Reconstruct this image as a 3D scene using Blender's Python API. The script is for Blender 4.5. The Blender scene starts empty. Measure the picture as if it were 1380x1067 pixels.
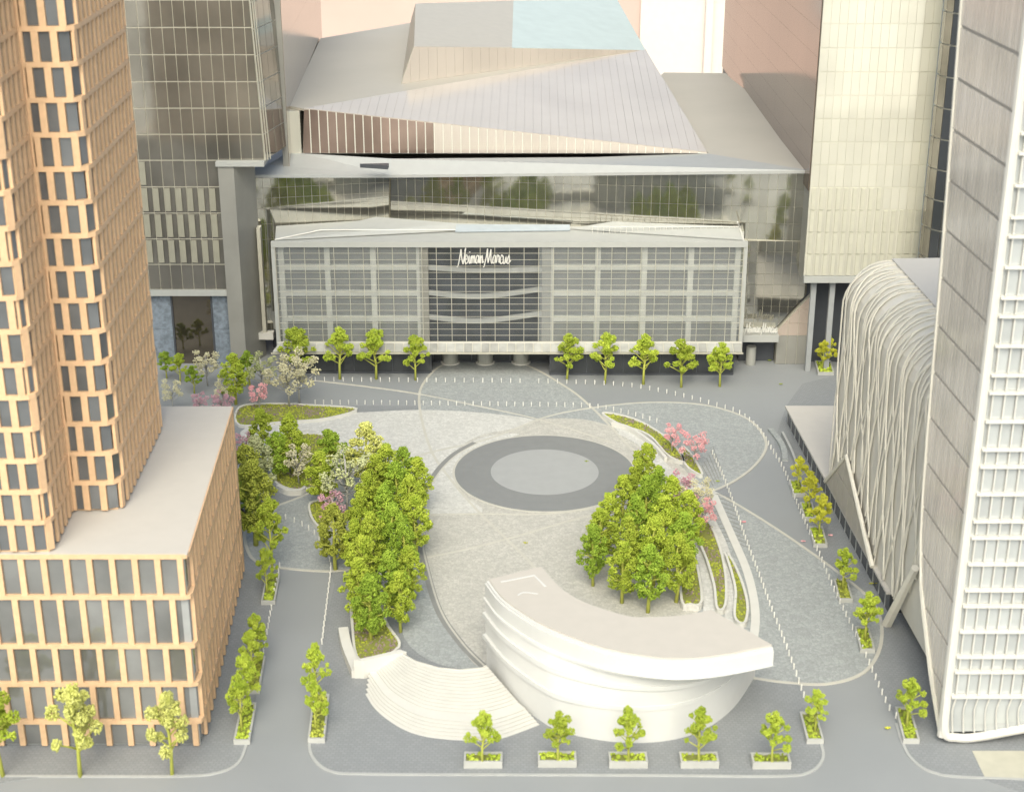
import bpy, math, random
import numpy as np
from mathutils import Vector, Matrix
random.seed(7); rng = np.random.default_rng(7)
S = bpy.context.scene; COL = S.collection
R = math.radians
# ------------------------------------------------------------------ camera, world, sun, exposure
PITCH = R(22.0); FPX = 2105.0; CAMZ = 100.0
cam = bpy.data.cameras.new('camera'); co = bpy.data.objects.new('camera', cam); COL.objects.link(co)
co.location = (0, 0, CAMZ); co.rotation_euler = (math.pi/2-PITCH, 0, 0)
cam.sensor_width = 36; cam.lens = 36*FPX/1380; cam.clip_end = 6000; cam.clip_start = 1
cam.dof.use_dof = True; cam.dof.focus_distance = 262; cam.dof.aperture_fstop = 0.12
S.camera = co
W = bpy.data.worlds.new('World'); S.world = W; W.use_nodes = True
nt = W.node_tree; bg = nt.nodes['Background']
sky = nt.nodes.new('ShaderNodeTexSky'); sky.sky_type = 'NISHITA'; sky.sun_disc = False
SUN_EL, SUN_AZ = R(46), R(184)
sky.sun_elevation = SUN_EL; sky.sun_rotation = SUN_AZ
sky.air_density = 0.7; sky.dust_density = 6.0; sky.ozone_density = 0.5
nt.links.new(sky.outputs[0], bg.inputs[0]); bg.inputs[1].default_value = 0.15
sl = bpy.data.lights.new('sun', 'SUN'); sl.energy = .85; sl.angle = R(50); sl.color = (1, .95, .87)
so = bpy.data.objects.new('sun', sl); COL.objects.link(so)
sd = Vector((math.sin(SUN_AZ)*math.cos(SUN_EL), math.cos(SUN_AZ)*math.cos(SUN_EL), math.sin(SUN_EL)))
so.rotation_euler = (-sd).to_track_quat('-Z', 'Y').to_euler(); so.location = (0, 100, 200)
S.view_settings.view_transform = 'Standard'; S.view_settings.look = 'None'
S.view_settings.exposure = 0.82; S.view_settings.gamma = 1
try:
    S.view_settings.use_white_balance = True
    S.view_settings.white_balance_temperature = 6350; S.view_settings.white_balance_tint = 0
except Exception: pass

# ------------------------------------------------------------------ surveying helpers: photo pixel -> place
sp, cp = math.sin(PITCH), math.cos(PITCH)
def ray(px, py):
    cx = (px-690)/FPX; cy = -(py-533.5)/FPX
    return Vector((cx, cp+cy*sp, -sp+cy*cp))
def G(px, py, z=0.0):
    d = ray(px, py); t = (z-CAMZ)/d.z
    return Vector((d.x*t, d.y*t, z))
def VY(px, py, Y):
    d = ray(px, py); t = Y/d.y
    return Vector((d.x*t, Y, CAMZ+d.z*t))
def VL(px, py, A, B):                          # on the vertical plane through A and B
    d = ray(px, py); n = Vector((B[1]-A[1], -(B[0]-A[0])))
    t = (n.x*A[0]+n.y*A[1])/(n.x*d.x+n.y*d.y)
    return Vector((d.x*t, d.y*t, CAMZ+d.z*t))
def XY(v, z): return Vector((v[0], v[1], z))
def cat(pts, n=6, closed=False):               # Catmull-Rom
    P = [Vector(p) for p in pts]; out = []; m = len(P)
    rngk = range(m if closed else m-1)
    for k in rngk:
        if closed: a, b, c, d = P[k-1], P[k], P[(k+1) % m], P[(k+2) % m]
        else: a, b, c, d = P[max(k-1, 0)], P[k], P[k+1], P[min(k+2, m-1)]
        for i in range(n):
            t = i/n
            out.append(.5*((2*b)+(c-a)*t+(2*a-5*b+4*c-d)*t*t+(3*b-a-3*c+d)*t**3))
    if not closed: out.append(P[-1])
    return out
def GP(px, z=0, n=6, closed=False): return cat([G(x, y, z) for x, y in px], n, closed)
# ------------------------------------------------------------------ materials
def mat(name, col, rough=.6, metal=0., var=.06, vscale=.6, bump=0., bscale=3., spec=.5, trans=0., rnd=0., alpha=1., col2=None, bstretch=None, ior=1.5):
    m = bpy.data.materials.new(name); m.use_nodes = True; t = m.node_tree; N = t.nodes; L = t.links
    b = N['Principled BSDF']; b.inputs['Roughness'].default_value = rough; b.inputs['Metallic'].default_value = metal
    b.inputs['Specular IOR Level'].default_value = spec; b.inputs['Transmission Weight'].default_value = trans
    b.inputs['Alpha'].default_value = alpha; b.inputs['IOR'].default_value = ior
    tc = N.new('ShaderNodeTexCoord'); 
    geo = N.new('ShaderNodeNewGeometry')
    nz = N.new('ShaderNodeTexNoise'); nz.inputs['Scale'].default_value = vscale; nz.inputs['Detail'].default_value = 5
    L.new(geo.outputs['Position'], nz.inputs['Vector'])
    mr = N.new('ShaderNodeMapRange'); mr.inputs[1].default_value = .3; mr.inputs[2].default_value = .7
    mr.inputs[3].default_value = 0; mr.inputs[4].default_value = 1
    L.new(nz.outputs[0], mr.inputs[0])
    mx = N.new('ShaderNodeMix'); mx.data_type = 'RGBA'
    c = Vector(col); a = c*(1-var); z = c*(1+var) if col2 is None else Vector(col2)
    if col2 is not None: a = c
    mx.inputs[6].default_value = (*a, 1); mx.inputs[7].default_value = (*z, 1)
    L.new(mr.outputs[0], mx.inputs[0]); out = mx.outputs[2]
    if rnd:
        oi = N.new('ShaderNodeObjectInfo'); hv = N.new('ShaderNodeHueSaturation')
        m2 = N.new('ShaderNodeMapRange'); m2.inputs[3].default_value = 1-rnd; m2.inputs[4].default_value = 1+rnd
        L.new(oi.outputs['Random'], m2.inputs[0]); L.new(m2.outputs[0], hv.inputs['Value']); L.new(out, hv.inputs['Color']); out = hv.outputs[0]
    L.new(out, b.inputs['Base Color'])
    if bump:
        n2 = N.new('ShaderNodeTexNoise'); n2.inputs['Scale'].default_value = bscale; n2.inputs['Detail'].default_value = 4
        if bstretch:
            mp = N.new('ShaderNodeMapping'); mp.inputs['Scale'].default_value = bstretch
            L.new(geo.outputs['Position'], mp.inputs[0]); L.new(mp.outputs[0], n2.inputs['Vector'])
        else: L.new(geo.outputs['Position'], n2.inputs['Vector'])
        bp = N.new('ShaderNodeBump'); bp.inputs['Strength'].default_value = bump; bp.inputs['Distance'].default_value = .3
        L.new(n2.outputs[0], bp.inputs['Height']); L.new(bp.outputs[0], b.inputs['Normal'])
    return m
def paver(name, col, dark, scale, rough=.7, bump=.4):
    m = mat(name, col, rough, var=.05, vscale=.15); t = m.node_tree; N = t.nodes; L = t.links; b = N['Principled BSDF']
    geo = N.new('ShaderNodeNewGeometry'); v = N.new('ShaderNodeTexVoronoi'); v.feature = 'DISTANCE_TO_EDGE'; v.inputs['Scale'].default_value = scale
    L.new(geo.outputs['Position'], v.inputs['Vector'])
    mr = N.new('ShaderNodeMapRange'); mr.inputs[1].default_value = 0; mr.inputs[2].default_value = .16
    L.new(v.outputs['Distance'], mr.inputs[0])
    v2 = N.new('ShaderNodeTexVoronoi'); v2.inputs['Scale'].default_value = scale; L.new(geo.outputs['Position'], v2.inputs['Vector'])
    old = b.inputs['Base Color'].links[0].from_socket
    mx = N.new('ShaderNodeMix'); mx.data_type = 'RGBA'; mx.inputs[6].default_value = (*dark, 1)
    L.new(mr.outputs[0], mx.inputs[0]); L.new(old, mx.inputs[7])
    sc = N.new('ShaderNodeSeparateColor'); L.new(v2.outputs['Color'], sc.inputs[0])
    m3 = N.new('ShaderNodeMapRange'); m3.inputs[3].default_value = .9; m3.inputs[4].default_value = 1.1; L.new(sc.outputs[0], m3.inputs[0])
    hv = N.new('ShaderNodeHueSaturation'); L.new(m3.outputs[0], hv.inputs['Value']); L.new(mx.outputs[2], hv.inputs['Color'])
    L.new(hv.outputs[0], b.inputs['Base Color'])
    bp = N.new('ShaderNodeBump'); bp.inputs['Strength'].default_value = bump; bp.inputs['Distance'].default_value = .05
    L.new(mr.outputs[0], bp.inputs['Height']); L.new(bp.outputs[0], b.inputs['Normal'])
    return m
def grid_paver(name, col, dark, sx, sy, mort=.12):      # rows of small setts
    m = mat(name, col, .75, var=.06, vscale=.2); t = m.node_tree; N = t.nodes; L = t.links; b = N['Principled BSDF']
    geo = N.new('ShaderNodeNewGeometry'); br = N.new('ShaderNodeTexBrick')
    br.inputs['Scale'].default_value = 1; br.inputs['Brick Width'].default_value = sx; br.inputs['Row Height'].default_value = sy
    br.inputs['Mortar Size'].default_value = mort; br.inputs['Mortar Smooth'].default_value = .4
    c = Vector(col)
    br.inputs['Color1'].default_value = (*c, 1); br.inputs['Color2'].default_value = (*(c*.86), 1); br.inputs['Mortar'].default_value = (*dark, 1)
    L.new(geo.outputs['Position'], br.inputs['Vector'])
    old = b.inputs['Base Color'].links[0].from_socket
    mx = N.new('ShaderNodeMix'); mx.data_type = 'RGBA'; mx.inputs[0].default_value = .75
    L.new(old, mx.inputs[6]); L.new(br.outputs['Color'], mx.inputs[7]); L.new(mx.outputs[2], b.inputs['Base Color'])
    bp = N.new('ShaderNodeBump'); bp.inputs['Strength'].default_value = .4; bp.inputs['Distance'].default_value = .05; bp.invert = True
    L.new(br.outputs['Fac'], bp.inputs['Height']); L.new(bp.outputs[0], b.inputs['Normal'])
    return m
M = {}
M['asphalt'] = mat('asphalt', (.25, .26, .265), .7, var=.07, vscale=.05, bump=.06, bscale=6)
M['pave'] = grid_paver('pavement_setts', (.245, .255, .262), (.185, .195, .202), .62, .42, .07)
M['plaza_grey'] = paver('plaza_grey_stone', (.32, .335, .33), (.265, .28, .275), 2.3)
M['plaza_beige'] = paver('plaza_beige_stone', (.45, .437, .395), (.385, .373, .335), 2.3)
M['plaza_pale'] = paver('plaza_pale_stone', (.52, .515, .485), (.46, .455, .425), 2.3)
M['strip'] = mat('pale_strip', (.46, .445, .39), .6)
M['slot'] = mat('slot_channel', (.22, .22, .21), .6)
M['disc_dark'] = mat('disc_dark_stone', (.205, .21, .208), .5, var=.04, bump=.05, bscale=8)
M['disc_light'] = mat('disc_light_stone', (.33, .335, .33), .5, var=.03, bump=.05, bscale=8)
M['kerb'] = mat('kerb_stone', (.36, .365, .355), .7)
M['wood'] = mat('light_timber', (.64, .43, .255), .55, var=.07, vscale=1.5, bump=.05, bscale=4, rnd=.06)
M['wood_glass'] = mat('tower_window_glass', (.17, .178, .185), .12, .4, var=.2, vscale=.25, rnd=.12)
M['roof_card'] = mat('roof_card', (.47, .445, .405), .8, var=.02)
M['pav'] = mat('pavilion_white', (.56, .558, .54), .65, var=.02)
M['pavroof'] = mat('pavilion_roof', (.46, .43, .385), .8, var=.02)
M['step'] = mat('step_white', (.55, .54, .50), .7, var=.03)
M['white'] = mat('white_plastic', (.58, .565, .52), .5, var=.02)
M['grey'] = mat('grey_plastic', (.30, .31, .31), .6)
M['dark'] = mat('dark_base', (.055, .06, .07), .5)
M['dark_glass'] = mat('dark_glass', (.06, .065, .07), .12, .3)
M['mirror'] = mat('mirror_glass', (.56, .545, .48), .05, .93, var=.05, bump=.012, bscale=.25, rnd=.07)
M['mirror2'] = mat('facet_metal', (.56, .47, .40), .25, .45, var=.05, vscale=.1, bump=.02, bscale=.2, rnd=.04)
M['roofmetal'] = mat('roof_metal', (.40, .375, .325), .5, 0., spec=.25, var=.05, vscale=.05)
M['roofpale'] = mat('roof_pale_metal', (.36, .365, .345), .6, 0., var=.03)
M['roofblue'] = mat('roof_blue_membrane', (.44, .50, .485), .5, var=.05, vscale=.3)
M['line'] = mat('mullion_champagne', (.50, .48, .40), .4, .2)
M['inner'] = mat('store_inner', (.16, .165, .165), .6, var=.15, vscale=.3)
M['beam'] = mat('store_beam', (.62, .62, .56), .6)
M['centre_back'] = mat('store_centre_inner', (.045, .052, .065), .5, var=.3, vscale=.3)
M['brownglass'] = mat('brown_glass', (.33, .31, .265), .07, .7, var=.25, vscale=.12, bump=.02, bscale=.3, rnd=.1)
M['yellowglass'] = mat('pale_gold_glass', (.72, .70, .60), .10, .4, var=.08, vscale=.06, bump=.02, bscale=.3, rnd=.04)
M['bluestone'] = mat('blue_stone', (.17, .20, .235), .6, var=.3, vscale=1.5, bump=.3, bscale=3)
M['concrete'] = mat('grey_concrete', (.27, .265, .24), .5, .2, var=.08, vscale=.2)
M['rib'] = mat('lattice_rib', (.64, .61, .53), .6)
M['membrane'] = mat('lattice_membrane', (.57, .545, .48), .5, var=.10, vscale=.2)
M['rt_glass'] = mat('right_tower_glass', (.66, .615, .55), .14, .2, var=.10, vscale=.12, bump=.02, bscale=.3, rnd=.08)
M['rt_line'] = mat('right_tower_floor_line', (.40, .37, .32), .5)
M['rt_front'] = mat('right_tower_front_glass', (.50, .52, .52), .2, .35, var=.06, rnd=.08)
M['bollard'] = mat('bollard_white', (.62, .61, .57), .5)
M['planter'] = mat('planter_white', (.40, .40, .375), .6)
M['soil'] = mat('bed_soil', (.16, .18, .03), .9, col2=(.22, .23, .06), vscale=1.5)
M['wall_pink'] = mat('pink_wall', (.55, .42, .365), .8, var=.10, vscale=.02)
M['wall_white'] = mat('white_wall', (.66, .60, .55), .8, var=.02)
M['canopy'] = mat('canopy_ribbed_plastic', (.34, .34, .315), .35, .0, var=.15, vscale=.6, rnd=.15)
M['louvre'] = mat('louvre_khaki', (.27, .26, .205), .5)
M['louvre2'] = mat('louvre_pale', (.45, .44, .36), .5)
M['balcony'] = mat('balcony_grey', (.34, .35, .34), .6)
M['crown_beige'] = mat('crown_beige_metal', (.46, .42, .35), .4, .1, var=.03)
M['facet'] = mat('facet_bright_metal', (.54, .49, .435), .16, .2, spec=.4, var=.05, vscale=.08, bump=.015, bscale=.2)
M['brown_reflection'] = mat('facet_brown_reflection', (.33, .25, .21), .15, .5, var=.25, vscale=.12, rnd=.1)  # brown reflection put into the panel colour, not a different glass
M['podium_glass'] = mat('podium_window_glass', (.27, .275, .27), .06, .5, var=.25, vscale=.15, rnd=.12, bump=.01, bscale=.3)
def leafmat(name, a, b):
    m = mat(name, a, .85, col2=b, vscale=.8, rnd=.14, spec=.2)
    pb = m.node_tree.nodes['Principled BSDF']
    pb.inputs['Subsurface Weight'].default_value = 0
    return m
M['leaf'] = leafmat('leaf_lime', (.24, .32, .03), (.43, .50, .065))
M['leaf_deep'] = leafmat('leaf_deep', (.16, .25, .025), (.33, .44, .055))
M['leaf_olive'] = leafmat('leaf_olive', (.25, .28, .04), (.38, .41, .07))
M['leaf_gold'] = leafmat('leaf_gold', (.40, .40, .035), (.52, .52, .06))
M['leaf_pale'] = leafmat('leaf_pale', (.48, .50, .12), (.62, .62, .22))
M['leaf_cream'] = leafmat('leaf_cream', (.52, .49, .30), (.66, .62, .42))
M['leaf_moss'] = leafmat('leaf_moss', (.26, .30, .03), (.36, .38, .05))
M['leaf_pink'] = leafmat('leaf_pink', (.62, .27, .30), (.78, .45, .45))
M['leaf_mauve'] = leafmat('leaf_mauve', (.42, .22, .27), (.60, .38, .42))
M['leaf_grey'] = leafmat('leaf_grey', (.36, .39, .18), (.52, .54, .30))
M['trunk_lime'] = mat('trunk_lime', (.42, .44, .08), .8)
M['trunk_grey'] = mat('trunk_grey', (.38, .37, .34), .8)
M['purple'] = mat('heather', (.20, .14, .17), .9, col2=(.26, .22, .14), vscale=2)

# ------------------------------------------------------------------ object helpers
CAMP = Vector((0, 0, CAMZ))
def thing(name, label, catg, loc, group=None):
    o = bpy.data.objects.new(name, None); COL.objects.link(o); o.location = loc; o.empty_display_size = 1
    o['label'] = label; o['category'] = catg
    if group: o['group'] = group
    return o
def mesh(name, verts, faces, m, root=None, smooth=False):
    off = Vector((0, 0, 0)); q_ = root
    while q_: off = off+q_.location; q_ = q_.parent
    me = bpy.data.meshes.new(name)
    me.from_pydata([(v[0]-off[0], v[1]-off[1], v[2]-off[2]) for v in verts], [], faces)
    if m: me.materials.append(m)
    if smooth: me.polygons.foreach_set('use_smooth', [True]*len(me.polygons))
    me.update()
    o = bpy.data.objects.new(name, me); COL.objects.link(o)
    if root: o.parent = root
    return o
def struct(o): o['kind'] = 'structure'; return o
class MB:
    def __init__(s): s.v = []; s.f = []
    def add(s, v, f):
        k = len(s.v); s.v += [tuple(x) for x in v]; s.f += [tuple(i+k for i in q) for q in f]
    def build(s, name, m, root=None, smooth=False, stuff=False):
        o = mesh(name, s.v, s.f, m, root, smooth)
        if stuff: o['kind'] = 'stuff'
        return o
def slab(poly, N, th):                         # poly extruded from 0 to th along N
    n = len(poly); a = [Vector(p) for p in poly]; b = [p+N*th for p in a]
    f = [tuple(range(n, 2*n)), tuple(range(n-1, -1, -1))]+[(i, (i+1) % n, (i+1) % n+n, i+n) for i in range(n)]
    return a+b, f
def boxf(c, U, Nn, su, sn, z0, z1):            # box centred at xy c, along U (su) and N (sn), z0..z1
    c = Vector((c[0], c[1], 0)); U = Vector(U); Nn = Vector(Nn)
    q = [c-U*su/2-Nn*sn/2, c+U*su/2-Nn*sn/2, c+U*su/2+Nn*sn/2, c-U*su/2+Nn*sn/2]
    v = [XY(p, z0) for p in q]+[XY(p, z1) for p in q]
    return v, [(3, 2, 1, 0), (4, 5, 6, 7), (0, 1, 5, 4), (1, 2, 6, 5), (2, 3, 7, 6), (3, 0, 4, 7)]
def prism(poly, z0, z1):
    n = len(poly); area = sum(poly[i][0]*poly[(i+1) % n][1]-poly[(i+1) % n][0]*poly[i][1] for i in range(n))
    if area < 0: poly = poly[::-1]
    v = [XY(p, z0) for p in poly]+[XY(p, z1) for p in poly]
    return v, [tuple(range(n, 2*n)), tuple(range(n-1, -1, -1))]+[(i, (i+1) % n, (i+1) % n+n, i+n) for i in range(n)]
def tube(pts, r, n=6, r2=None, cap=True):
    V = []; F = []; m = len(pts); pts = [Vector(p) for p in pts]
    for i, p in enumerate(pts):
        d = (pts[min(i+1, m-1)]-pts[max(i-1, 0)]).normalized()
        a = d.cross(Vector((0, .03, 1)) if abs(d.z) < .9 else Vector((1, 0, .02))).normalized(); b = d.cross(a)
        rr = r if r2 is None else r+(r2-r)*i/(m-1)
        for k in range(n):
            t = 2*math.pi*k/n; V.append(p+a*math.cos(t)*rr+b*math.sin(t)*rr)
    for i in range(m-1):
        for k in range(n): F.append((i*n+k, i*n+(k+1) % n, (i+1)*n+(k+1) % n, (i+1)*n+k))
    if cap: F += [tuple(range(n-1, -1, -1)), tuple(range((m-1)*n, m*n))]
    return V, F
class Bin:                                     # pieces of one kind on one thing: the 300 nearest as parts, the rest as stuff
    def __init__(s, name, root, cap=300): s.n = name; s.r = root; s.p = []; s.cap = cap
    def add(s, v, f, m, par=None): s.p.append((v, f, m, par or s.r))
    def flush(s):
        def key(q):
            c = sum((Vector(x) for x in q[0]), Vector())/len(q[0]); d = ray(0, 0)
            w = c-CAMP; dz = w.y*cp-w.z*sp; px = 690+FPX*w.x/max(dz, 1); up = w.y*sp+w.z*cp; py = 533.5-FPX*up/max(dz, 1)
            out = 0 if (-15 < px < 1395 and -15 < py < 1082) else 1000
            return w.length+out
        s.p.sort(key=key)
        for v, f, m, par in s.p[:s.cap]: mesh(s.n, v, f, m, par)
        rest = {}
        for v, f, m, par in s.p[s.cap:]: rest.setdefault(m.name, (MB(), m))[0].add(v, f)
        for mb, m in rest.values(): mb.build(s.n+'_field', m, s.r, stuff=True)
def clip(poly, k, lim, keep_less):
    out = []; n = len(poly)
    for i in range(n):
        a, b = poly[i], poly[(i+1) % n]
        ia = (a[k] <= lim) if keep_less else (a[k] >= lim); ib = (b[k] <= lim) if keep_less else (b[k] >= lim)
        if ia: out.append(a)
        if ia != ib:
            t = (lim-a[k])/(b[k]-a[k]); out.append((a[0]+(b[0]-a[0])*t, a[1]+(b[1]-a[1])*t))
    return out
def clad(bn, poly, U, us, vs, gap, th, m, off=0.02, vgap=None, V=None, jit=0., par=None):
    """cover a planar convex polygon with a grid of separate panels; U = lateral direction; us, vs = number of cells or cut list"""
    vgap = gap if vgap is None else vgap
    O = Vector(poly[0]); U = Vector(U).normalized(); n0 = (Vector(poly[1])-O).cross(Vector(poly[-1])-O).normalized()
    U = (U-n0*U.dot(n0)).normalized(); Vd = n0.cross(U)
    if Vd.z < 0: Vd = -Vd
    Nn = U.cross(Vd)
    q = [((Vector(p)-O).dot(U), (Vector(p)-O).dot(Vd)) for p in poly]
    u0, u1 = min(a for a, b in q), max(a for a, b in q); v0, v1 = min(b for a, b in q), max(b for a, b in q)
    if isinstance(us, int): us = [u0+(u1-u0)*i/us for i in range(us+1)]
    else: us = [u0+(u1-u0)*t for t in us]
    if isinstance(vs, int): vs = [v0+(v1-v0)*i/vs for i in range(vs+1)]
    else: vs = [v0+(v1-v0)*t for t in vs]
    for i in range(len(us)-1):
        for j in range(len(vs)-1):
            c = clip(q, 0, us[i]+gap/2, False)
            if len(c) > 2: c = clip(c, 0, us[i+1]-gap/2, True)
            if len(c) > 2: c = clip(c, 1, vs[j]+vgap/2, False)
            if len(c) > 2: c = clip(c, 1, vs[j+1]-vgap/2, True)
            if len(c) < 3: continue
            ar = abs(sum(c[k][0]*c[(k+1) % len(c)][1]-c[(k+1) % len(c)][0]*c[k][1] for k in range(len(c))))/2
            if ar < .02: continue
            cc = []
            for p in c:
                if not cc or (abs(p[0]-cc[-1][0])+abs(p[1]-cc[-1][1])) > 1e-4: cc.append(p)
            if len(cc) < 3: continue
            area = sum(cc[k][0]*cc[(k+1) % len(cc)][1]-cc[(k+1) % len(cc)][0]*cc[k][1] for k in range(len(cc)))
            if area < 0: cc = cc[::-1]
            j1, j2 = random.uniform(-jit, jit), random.uniform(-jit, jit)
            cu, cv = sum(p[0] for p in cc)/len(cc), sum(p[1] for p in cc)/len(cc)
            base = [O+U*a+Vd*b+Nn*off for a, b in cc]
            top = [O+U*a+Vd*b+Nn*(off+th+(a-cu)*j1+(b-cv)*j2) for a, b in cc]
            n = len(cc)
            f = [tuple(range(n, 2*n)), tuple(range(n-1, -1, -1))]+[(k, (k+1) % n, (k+1) % n+n, k+n) for k in range(n)]
            bn.add(base+top, f, m(i, j) if callable(m) else m, par)
    return Nn
def back(poly, U, th, m, name, root):          # plate behind the panels (its face at the polygon plane)
    O = Vector(poly[0]); n0 = (Vector(poly[1])-O).cross(Vector(poly[-1])-O).normalized(); U = Vector(U).normalized(); U = (U-n0*U.dot(n0)).normalized()
    Vd = n0.cross(U); 
    if Vd.z < 0: Vd = -Vd
    Nn = U.cross(Vd); v, f = slab([Vector(p)-Nn*th for p in poly], Nn, th)
    return mesh(name, v, f, m, root)
def ribbon(path, w, z0, z1, closed=False):
    n = len(path); L = []; Rr = []
    for i, p in enumerate(path):
        if closed: d = path[(i+1) % n]-path[i-1]
        else: d = path[min(i+1, n-1)]-path[max(i-1, 0)]
        d.z = 0; d.normalize(); s = Vector((-d.y, d.x, 0))*w/2
        L.append(p+s); Rr.append(p-s)
    V = [XY(p, z1) for p in L]+[XY(p, z1) for p in Rr]+[XY(p, z0) for p in L]+[XY(p, z0) for p in Rr]; F = []
    for i in range(n if closed else n-1):
        j = (i+1) % n
        F += [(i, i+n, j+n, j), (i, j, j+2*n, i+2*n), (i+n, i+3*n, j+3*n, j+n)]
    if not closed: F += [(0, 2*n, 3*n, n), (n-1, 2*n-1, 4*n-1, 3*n-1)]
    return V, F
X_ = Vector((1, 0, 0)); Y_ = Vector((0, 1, 0)); Z_ = Vector((0, 0, 1))

# ------------------------------------------------------------------ ground
struct(mesh('ground', [(-2500, -2500, 0), (2500, -2500, 0), (2500, 2500, 0), (-2500, 2500, 0)], [(0, 1, 2, 3)], M['asphalt']))
def sheet(name, px, z, m, n=6, closed=True, straight=False):
    pts = [G(x, y, 0) for x, y in px] if straight else GP(px, 0, n, True)
    v, f = prism(pts, .0, z); return struct(mesh(name, v, f, m))
ISL = .06
main_px = [(446, 771), (438, 840), (430, 905), (417, 985), (420, 1018), (445, 1039), (500, 1043), (700, 1044), (900, 1045), (1050, 1046), (1092, 1040), (1109, 1022), (1104, 992), (1083, 942), (1060, 875), (1040, 824), (1024, 780), (1008, 738), (990, 686), (976, 648), (955, 613), (900, 572), (800, 551), (425, 547), (323, 549), (324, 700), (360, 762)]
left_px = [(-400, 1046), (60, 1046), (240, 1046), (295, 1041), (322, 1027), (332, 1003), (341, 967), (352, 890), (366, 815), (377, 765), (330, 690), (200, 640), (-400, 640)]
right_px = [(1205, 965), (1217, 1003), (1230, 1024), (1258, 1041), (1320, 1048), (1700, 1060), (1700, 520), (1150, 500), (1050, 575), (1057, 637), (1076, 686), (1103, 747), (1139, 829), (1170, 890)]
for nm, px in (('plaza_pavement', main_px), ('left_pavement', left_px), ('right_pavement', right_px)):
    sheet(nm, px, ISL, M['pave'], 3)
kl = GP([(300, 1040), (322, 1027), (332, 1003), (335, 985)], 0, 6)
def kerb(px, w=.32, n=6):
    v, f = ribbon(GP(px, 0, n), w, 0, ISL+.07); struct(mesh('kerb', v, f, M['kerb']))
kerb([(-300, 1046), (60, 1046), (240, 1046), (295, 1041), (322, 1027), (332, 1003)])
kerb([(417, 990), (420, 1018), (445, 1039), (500, 1043), (700, 1044), (900, 1045), (1050, 1046), (1092, 1040), (1109, 1022), (1106, 1000)])
kerb([(1208, 975), (1217, 1003), (1230, 1024), (1258, 1041), (1320, 1048), (1600, 1057)])
struct(mesh('forecourt', *prism([G(x, y) for x, y in [(1310, 1012), (1420, 1012), (1420, 1050), (1327, 1047)]], 0, ISL+.03), mat('forecourt_cream', (.42, .405, .33), .7)))
# road crossing strip where the left lane meets the front street
loop1 = [(600, 491), (572, 515), (565, 545), (580, 605), (610, 650), (645, 690), (684, 728), (725, 770), (790, 850), (880, 900), (1000, 912), (1060, 920), (1120, 921), (1168, 903), (1188, 862), (1178, 815), (1130, 772), (1060, 722), (1000, 684), (960, 662), (900, 635), (853, 606), (832, 585), (798, 550), (763, 522), (705, 491), (650, 487)]
loop2 = [(335, 745), (331, 715), (355, 690), (400, 672), (480, 640), (577, 611), (658, 592), (734, 563), (798, 550), (867, 543), (930, 544), (975, 552), (1012, 568), (1031, 592), (1029, 612), (1005, 638), (960, 662), (880, 682), (792, 696), (682, 727), (612, 744), (560, 754), (500, 764), (446, 770), (385, 766), (352, 760)]
sheet('plaza_petal', loop1, .070, M['plaza_grey'], 6)
sheet('plaza_petal', loop2, .080, M['plaza_grey'], 6)
big = [(566, 700), (571, 755), (590, 820), (620, 868), (655, 902), (760, 900), (900, 870), (955, 790), (962, 700), (930, 640), (870, 598), (800, 568), (720, 566), (650, 584), (600, 622), (573, 662)]
pale = [(430, 557), (490, 556), (562, 553), (640, 556), (719, 566), (690, 578), (640, 590), (600, 622), (573, 662), (566, 700), (540, 735), (500, 700), (470, 640), (462, 602), (417, 584), (365, 600), (330, 598), (330, 578), (400, 570)]
sheet('plaza_pale_paving', pale, .095, M['plaza_pale'], 4)
sheet('plaza_court', big, .090, M['plaza_beige'], 6)
# left quarter of the court is paler, outside it bluish grey
sheet('plaza_pale_paving', [(600, 622), (650, 590), (700, 586), (640, 605), (613, 637), (625, 668), (650, 690), (575, 694), (568, 680)], .100, M['plaza_pale'], 4)
sheet('plaza_side_paving', [(545, 860), (590, 895), (650, 899), (620, 868), (590, 820), (571, 755), (566, 720), (548, 745), (540, 800)], .088, M['plaza_grey'], 4)
for i, pth in enumerate((loop1, loop2)):
    v, f = ribbon(GP(pth, 0, 8, True), .42, .0, .112+.004*i, True); struct(mesh('paving_strip', v, f, M['strip']))
def strip(px, w=.4, z=.12, m='strip', n=8):
    v, f = ribbon(GP(px, 0, n), w, 0, z); struct(mesh('paving_strip', v, f, M[m]))
strip([(423, 513), (500, 522), (562, 531), (641, 547), (719, 564), (780, 582), (830, 599)], .35, .124)
arc = [(640, 597), (612, 613), (590, 635), (573, 665), (566, 700), (567, 730), (571, 755), (590, 820), (620, 866), (652, 899)]
strip(arc, 1.0, .128, 'slot'); strip([(x+3, y+1) for x, y in arc], .25, .136)
strip([(577, 694), (640, 693), (735, 693), (806, 684), (860, 668)], .3, .132)
strip([(323, 597), (417, 580)], .3, .14)
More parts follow.
